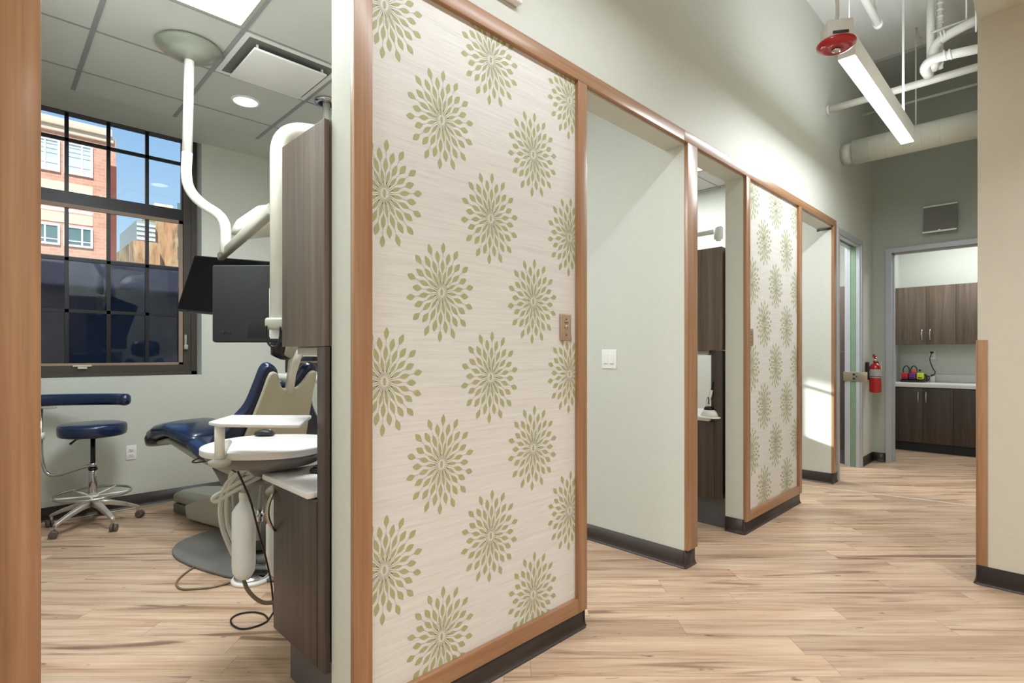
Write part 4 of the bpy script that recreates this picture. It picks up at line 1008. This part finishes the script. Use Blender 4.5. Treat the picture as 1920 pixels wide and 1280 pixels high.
# ---------------------------------------------------------------- pipes and duct
def pipe(name, label, cat, parts):
    p0 = Vector(parts[0][1][0]); t = thing(name, label, cat, p0)
    for nm, pts, r, mt in parts:
        b = mkat(p0); b.tube([Vector(p) for p in pts], r, 20); b.build(nm, mt, t)
    return t
p = pipe('sprinkler_pipe', 'long white pipe crossing the hall behind the pendant light', 'pipe', [('run', [(XW, 5.66, 3.54), (-.31, 5.66, 3.54)], .031, 'pipe'), ('wall_collar', [(XW+.001, 5.66, 3.54), (XW+.02, 5.66, 3.54)], .042, 'pipe')])
t = thing('air_duct', 'big round white air duct crossing the end of the hall', 'duct', (-1.43, 6.18, 3.252)); b = MB(); b.tube([(0, 0, 0), (1.12, 0, 0)], .118, 40); b.build('duct_body', 'duct', t)
for k in range(9):
    b = MB(); b.tube([(.012+k*.135, 0, 0), (.016+k*.135, 0, 0)], .1195, 40); b.build('seam_rib', 'duct', t)
b = MB(); b.tube([(-.097, 0, 0), (0, 0, 0)], .10, 32); b.tube([(.5, 0, .117), (.5, 0, ZHI-3.252-.03)], .006, 8); b.build('wall_sleeve', 'duct', t)
pipe('conduit', 'thin white conduit crossing the hall near the end wall, above the duct', 'pipe', [('run', [(XW, 7.0, 3.915), (-.31, 7.0, 3.915)], .014, 'pipe')])
v = at(1647, 46, t=.0043)
pipe('sprinkler_branch', 'short white sprinkler pipe with a capped end near the high ceiling', 'pipe', [('run', [(v.x, v.y, v.z), (v.x, v.y-2.2, v.z)], .027, 'pipe'), ('end_cap', [(v.x, v.y+.01, v.z), (v.x, v.y-.04, v.z)], .034, 'pipe'), ('hanger', [(v.x, v.y-.10, v.z+.02), (v.x, v.y-.10, ZHI)], .012, 'pipe')])
r0 = at(1745, 24, y=5.58); r1_ = at(1745, 138, y=5.58)
t = thing('pipe_riser', 'white vertical pipe riser with two bent branches near the beige wall', 'pipe', (r0.x, 5.58, ZHI)); L = t.location
b = mkat(L); b.tube([(r0.x, 5.58, ZHI), (r0.x, 5.58, 3.60)], .028, 20); b.build('riser', 'pipe', t)
b = mkat(L); b.tube([(r0.x+.055, 5.62, ZHI), (r0.x+.055, 5.62, 3.60)], .022, 20)
for k in range(12): b.tube([(r0.x+.055, 5.62, 3.63+k*.055), (r0.x+.055, 5.62, 3.65+k*.055)], .026, 16)
b.build('wrapped_riser', 'pipe', t)
b = mkat(L); b.tube(fillet([at(1752, 112, y=5.5), at(1750, 88, y=5.5), at(1772, 68, y=5.5), at(1850, 28, y=5.5)], .06, 6), .035, 18); b.tube([at(1752, 112, y=5.5), at(1750, 130, y=5.58)], .034, 16); b.build('branch', 'pipe', t)
b = mkat(L); b.tube(fillet([at(1742, 143, y=5.6), at(1731, 128, y=5.5), at(1745, 112, y=5.45), at(1780, 103, y=5.45), at(1850, 88, y=5.45)], .06, 6), .035, 18); b.build('branch', 'pipe', t)
b = mkat(L); b.tube([at(1745, 62, y=5.56), at(1812, 38, y=5.52)], .010, 10); b.tube([at(1812, 38, y=5.52), Vector((at(1812, 38, y=5.52).x, 5.52, ZHI))], .006, 8); b.tube([at(1830, 60, y=5.46), Vector((at(1830, 60, y=5.46).x, 5.46, ZHI))], .006, 8)
for (x, y, yy) in ((1772, 66, 5.5), (1766, 69, 5.5), (1782, 102, 5.45), (1772, 104, 5.45)):
    q = at(x, y, y=yy); b.T = Matrix.Translation(-L); b.tube([q+Vector((-.006, 0, 0)), q+Vector((.006, 0, .002))], .043, 16)
b.build('clamps', 'pipe', t)

# ---------------------------------------------------------------- store room beyond the end doorway
def handle_at(b, x, y, z, h): arch_pull(b, (x, y, z), h, (0, -1, 0), .007, .03)
U = [(-1.548, -1.216, -.912), (-.912, -.6, -.29)]
for i, (a, m_, c) in enumerate(U):
    t = thing('store_wall_cabinet', ('brown two-door wall cabinet over the far counter, with a pair of bow handles', 'brown wall cabinet over the far counter, partly cut off by the beige wall')[i], 'cabinet', ((a+c)/2, 8.8, 1.376), group='wall cabinets of the store room')
    L = t.location
    b = mkat(L); b.box(a+.001, c-.001, 8.821, 9.148, 1.376, 2.138); b.build('cabinet_body', 'lam', t)
    for j, (xa, xb_) in enumerate(((a, m_), (m_, c))):
        b = mkat(L); b.box(xa+.0015, xb_-.0015, 8.80, 8.82, 1.374, 2.136, .001); d = b.build('door', 'lam_light', t)
        hx = m_-.042 if j == 0 else m_+.042
        b = mkat(L); handle_at(b, hx, 8.80, 1.50, .16); b.build('handle', 'chrome', d)
UB = [(-1.549, -1.208, -.906), (-.906, -.6, -.29)]
for i, (a, m_, c) in enumerate(UB):
    t = thing('store_base_cabinet', ('brown two-door base cabinet under the far counter, below the coloured chargers', 'brown base cabinet under the far counter, next to the beige wall')[i], 'cabinet', ((a+c)/2, 8.8, 0), group='base cabinets of the store room')
    L = t.location
    b = mkat(L); b.box(a+.001, c-.001, 8.521, 9.148, .115, .822); b.build('cabinet_body', 'lam', t)
    for j, (xa, xb_) in enumerate(((a, m_), (m_, c))):
        b = mkat(L); b.box(xa+.0015, xb_-.0015, 8.50, 8.52, .118, .812, .001); d = b.build('door', 'lam', t)
        hx = m_-.045 if j == 0 else m_+.035
        b = mkat(L); handle_at(b, hx, 8.50, .70, .16); b.build('handle', 'chrome', d)
    b = mkat(L); b.box(a+.001, c-.001, 8.56, 9.14, 0, .1145); b.build('toe_kick', 'black_soft', t)
t = thing('store_countertop', 'long white counter with a low backsplash in the far store room', 'worktop', (-.9, 8.8, .825))
L = t.location
b = mkat(L); b.box(-1.559, .2, 8.475, 9.149, .8235, .872, .003); b.build('worktop', 'counter', t)
b = mkat(L); b.box(-1.559, .2, 9.128, 9.1495, .8725, .972, .002); b.build('backsplash', 'counter', t)
CTZ = .8725
def charger(px, label, mt, k):
    p = at(px, 712, y=8.86)
    t = thing('battery_charger', label, 'charger', (p.x, 8.86, CTZ), group='coloured battery chargers on the far counter')
    b = MB(); b.box(-.047, .047, -.09, .09, 0, .028, .006); b.prism([(-.044, .085, .028), (-.044, -.05, .028), (-.044, .03, .10), (-.044, .085, .11)], (.088, 0, 0), .006); b.build('cradle', 'black', t)
    b = MB(); b.box(-.036, .036, -.085, -.01, .040, .125, .01); b.build('battery_case', mt, t)
    b = MB(); b.box(-.024, .024, -.088, -.083, .055, .066, .001); b.build('display', 'black', t)
    if k == 1:
        b = MB(); b.box(-.025, .035, .0, .05, .105, .16, .006); b.build('spare_case', 'orange', t)
    if k < 2:
        b = MB(); b.tube([(-.03, .03, .10), (-.032, .03, .17), (.0, .03, .215), (.032, .03, .18), (.036, .03, .09)], .006, 8, smoothpath=5); b.build('strap', 'black', t)
    else:
        b = MB(); b.box(-.02, .005, -.05, -.02, .144, .17, .004); b.build('antenna', 'black', t)
    return t
charger(1698, 'red battery charger on the far counter, beside the store room side wall', 'clip_red', 0)
charger(1712.5, 'purple and orange battery charger standing between the red and yellow ones', 'purple', 1)
charger(1727, 'lime yellow battery charger on the far counter, beside the coiled cord', 'yellow', 2)
a0 = at(1748, 661, y=9.13); wr = at(1749, 708, y=9.05)
t = thing('power_adapter', 'white power adapter with a black cord, by the far backsplash', 'adapter', (wr.x, 9.05, CTZ))
b = MB(); b.box(-.025, .025, -.03, .03, 0, .085, .005); b.build('adapter_case', 'white', t)
b = MB(); b.box(-.02, .015, -.02, .01, .085, .10, .003); b.build('plug_end', 'black', t)
L = Vector((wr.x, 9.05, CTZ))
b = mkat(L); b.tube([at(1747, 661, y=9.125), at(1743.5, 674, y=9.11), at(1749, 690, y=9.08), at(1753.5, 697, y=9.06), at(1750, 704, y=9.04)], .005, 8, smoothpath=5); b.box(a0.x-.022, a0.x+.014, 9.112, 9.139, a0.z-.009, a0.z+.012, .003)
b.build('wall_cord', 'cable', t)
b = mkat(L); pts = []
for k in range(26):
    a = k*.62; pts.append(Vector((wr.x-.12+.045*math.cos(a), 9.0, CTZ+.05+.042*math.sin(a))) + Vector((.002*k, .0015*k, 0)))
b.tube(pts+[Vector((wr.x, 9.02, CTZ+.08))], .005, 8, smoothpath=3); b.build('coiled_cord', 'cable', t)

# ---------------------------------------------------------------- outside
b = MB(); b.box(-90, -5.62, -60, 80, -.3, -.02); struct(b.build('ground_outside', plain('pale_pavement', (150, 146, 140), .9)))
b = MB(); b.box(-8.3, -8.0, -8, 12, -.02, 2.375); o = b.build('wall_outside', 'hoard'); struct(o)
t = thing('brick_building', 'sunlit pink brick building with white framed windows outside', 'building', (-28, -4, 0))
L = t.location
b = mkat(L); b.box(-34, -25, -14, 3.55, -.02, 9.35); b.build('facade', 'brick', t)
b = mkat(L); b.box(-34, -24.8, -14, 3.42, 9.35, 9.62, .02); b.box(-34, -24.9, -14, 3.48, 9.15, 9.35, .02); b.build('cornice', 'cream', t)
for z0, z1 in ((6.95, 7.4), (5.95, 6.3), (4.2, 4.6)):
    b = mkat(L); b.box(-25.0, -24.97, -14, 2.86, z0, z1); b.build('stone_band', 'cream', t)
b = mkat(L); b.box(-25.0, -24.9, 3.36, 3.56, 2, 8.3); b.build('corner_recess', 'redbrown', t)  # raised strip, its dark red shading standing for a corner recess
k = 0
for yb in (2.03, .85, -.33, -1.51, -2.69):
    for z0, z1, g in ((7.72, 8.86, 'paleglass'), (5.12, 5.86, 'greenglass')):
        b = mkat(L); y0, y1 = yb, yb+.83 if yb > 2 else yb+1.08; f = .07
        b.box(-25, -24.93, y0, y0+f, z0, z1); b.box(-25, -24.93, y1-f, y1, z0, z1); b.box(-25, -24.93, y0+f, y1-f, z0, z0+f); b.box(-25, -24.93, y0+f, y1-f, z1-f, z1)
        ym = y0+(y1-y0)*.62; b.box(-25, -24.94, ym-.025, ym+.025, z0+f, z1-f); zm = z0+(z1-z0)*.27; b.box(-25, -24.945, y0+f, y1-f, zm-.02, zm+.02)
        w = b.build('window_frame', 'white', t)
        b = mkat(L); b.box(-25, -24.965, y0+f, y1-f, z0+f, z1-f)
        if g == 'paleglass':
            b.mat(1)
            for q in range(3): b.box(-24.965, -24.96, y0+f, y1-f, z1-.2-.16*q, z1-.185-.16*q)
        b.build('pane', [g, 'greenglass'], w)
t = thing('stone_building', 'weathered tan stone building far outside, beyond the brick building', 'building', (-42, 11, 0))
L = t.location
def blk(px0, px1, py, X, dep, nm, mt, z0=-.02):
    a, c = at(px0, py, x=X), at(px1, py, x=X); b = mkat(L); b.box(X-dep, X, a.y, c.y, z0, a.z); return b.build(nm, mt, t), a, c
blk(290, 420, 392, -42, 8, 'main_block', 'stone')
blk(250, 300, 450, -41, 8, 'low_block', 'stone')
o_, a, c = blk(256, 291, 412, -41.5, 6, 'louvre_tower', 'dentgrey')
b = mkat(L)
for k in range(16): b.box(-41.5, -41.44, a.y, c.y, a.z-.35-.3*k, a.z-.2-.3*k)
b.build('louvres', 'paleglass', t)
b = mkat(L)
for k in range(7):
    for r_ in range(6):
        yy = at(300, 400, x=-42).y+1.0+k*1.5; zz = 3.2+r_*1.5; b.box(-42, -41.95, yy, yy+.7, zz, zz+.8)
b.build('window_openings', 'greenglass', t)
b = mkat(L); a = at(290, 380, x=-43); c = at(325, 380, x=-43); b.box(-46, -43, a.y, c.y, a.z-.5, a.z, .03); b.build('penthouse', 'cream', t)

# ---------------------------------------------------------------- light outside and sky
w = bpy.data.worlds.new('sky'); bpy.context.scene.world = w; w.use_nodes = True; nt = w.node_tree
bg = nt.nodes['Background']
tc = nt.nodes.new('ShaderNodeTexCoord'); sp = nt.nodes.new('ShaderNodeSeparateXYZ'); nt.links.new(tc.outputs['Generated'], sp.inputs[0])
cr = ramp(nt, sp.outputs[2], [(0, s2l((206, 226, 240))), (.18, s2l((176, 210, 238))), (.45, s2l((122, 172, 222)))])
nt.links.new(cr, bg.inputs[0]); bg.inputs[1].default_value = 1.35
sun = bpy.data.lights.new('sun', 'SUN'); sun.energy = 6.5; sun.angle = .01; sun.color = (1, .95, .88)
so = bpy.data.objects.new('sun', sun); C.objects.link(so); so.rotation_euler = Vector((.62, -.30, .72)).to_track_quat('Z', 'Y').to_euler()
# spot added outside the middle room's window, standing in for direct sun
sd = Vector((-1.62, 5.8, .66)); dirv = Vector((1, .50, -.30)).normalized(); src = sd - dirv*20
spl_ = bpy.data.lights.new('street_glint', 'SPOT'); spl_.energy = 80000; spl_.spot_size = math.radians(1.7); spl_.spot_blend = .15; spl_.shadow_soft_size = .06; spl_.color = (1, .97, .92)
so2 = bpy.data.objects.new('street_glint', spl_); C.objects.link(so2); so2.location = src; so2.rotation_euler = (-dirv).to_track_quat('Z', 'Y').to_euler()
# daylight entering by each window (sky portals standing in the openings' outer face)
for y0, y1 in WINS:
    ld = bpy.data.lights.new('window_daylight', 'AREA'); ld.shape = 'RECTANGLE'; ld.size = 2.0; ld.size_y = y1-y0; ld.energy = 26; ld.color = (.80, .90, 1)
    lo = bpy.data.objects.new('window_daylight', ld); C.objects.link(lo); lo.location = (-5.75, (y0+y1)/2, 2.15); lo.rotation_euler = (0, -PI/2, 0)
    ld.cycles.is_portal = True

# ---------------------------------------------------------------- camera
cam = bpy.data.cameras.new('camera'); cam.sensor_width = 36; cam.lens = 36*F/1920; cam.shift_y = (HOR-640)/1920; cam.clip_start = .01
co = bpy.data.objects.new('camera', cam); C.objects.link(co); co.location = (0, 0, H0); co.rotation_euler = (PI/2, 0, YAW)
S = bpy.context.scene; S.camera = co
S.view_settings.view_transform = 'Standard'; S.view_settings.look = 'None'; S.view_settings.gamma = 1; S.view_settings.use_curve_mapping = False
S.view_settings.exposure = -0.13
S.cycles.use_denoising = True; S.cycles.max_bounces = 8; S.cycles.diffuse_bounces = 5; S.cycles.glossy_bounces = 3; S.cycles.transparent_max_bounces = 8
S.cycles.sample_clamp_indirect = 6; S.cycles.caustics_reflective = False; S.cycles.caustics_refractive = False
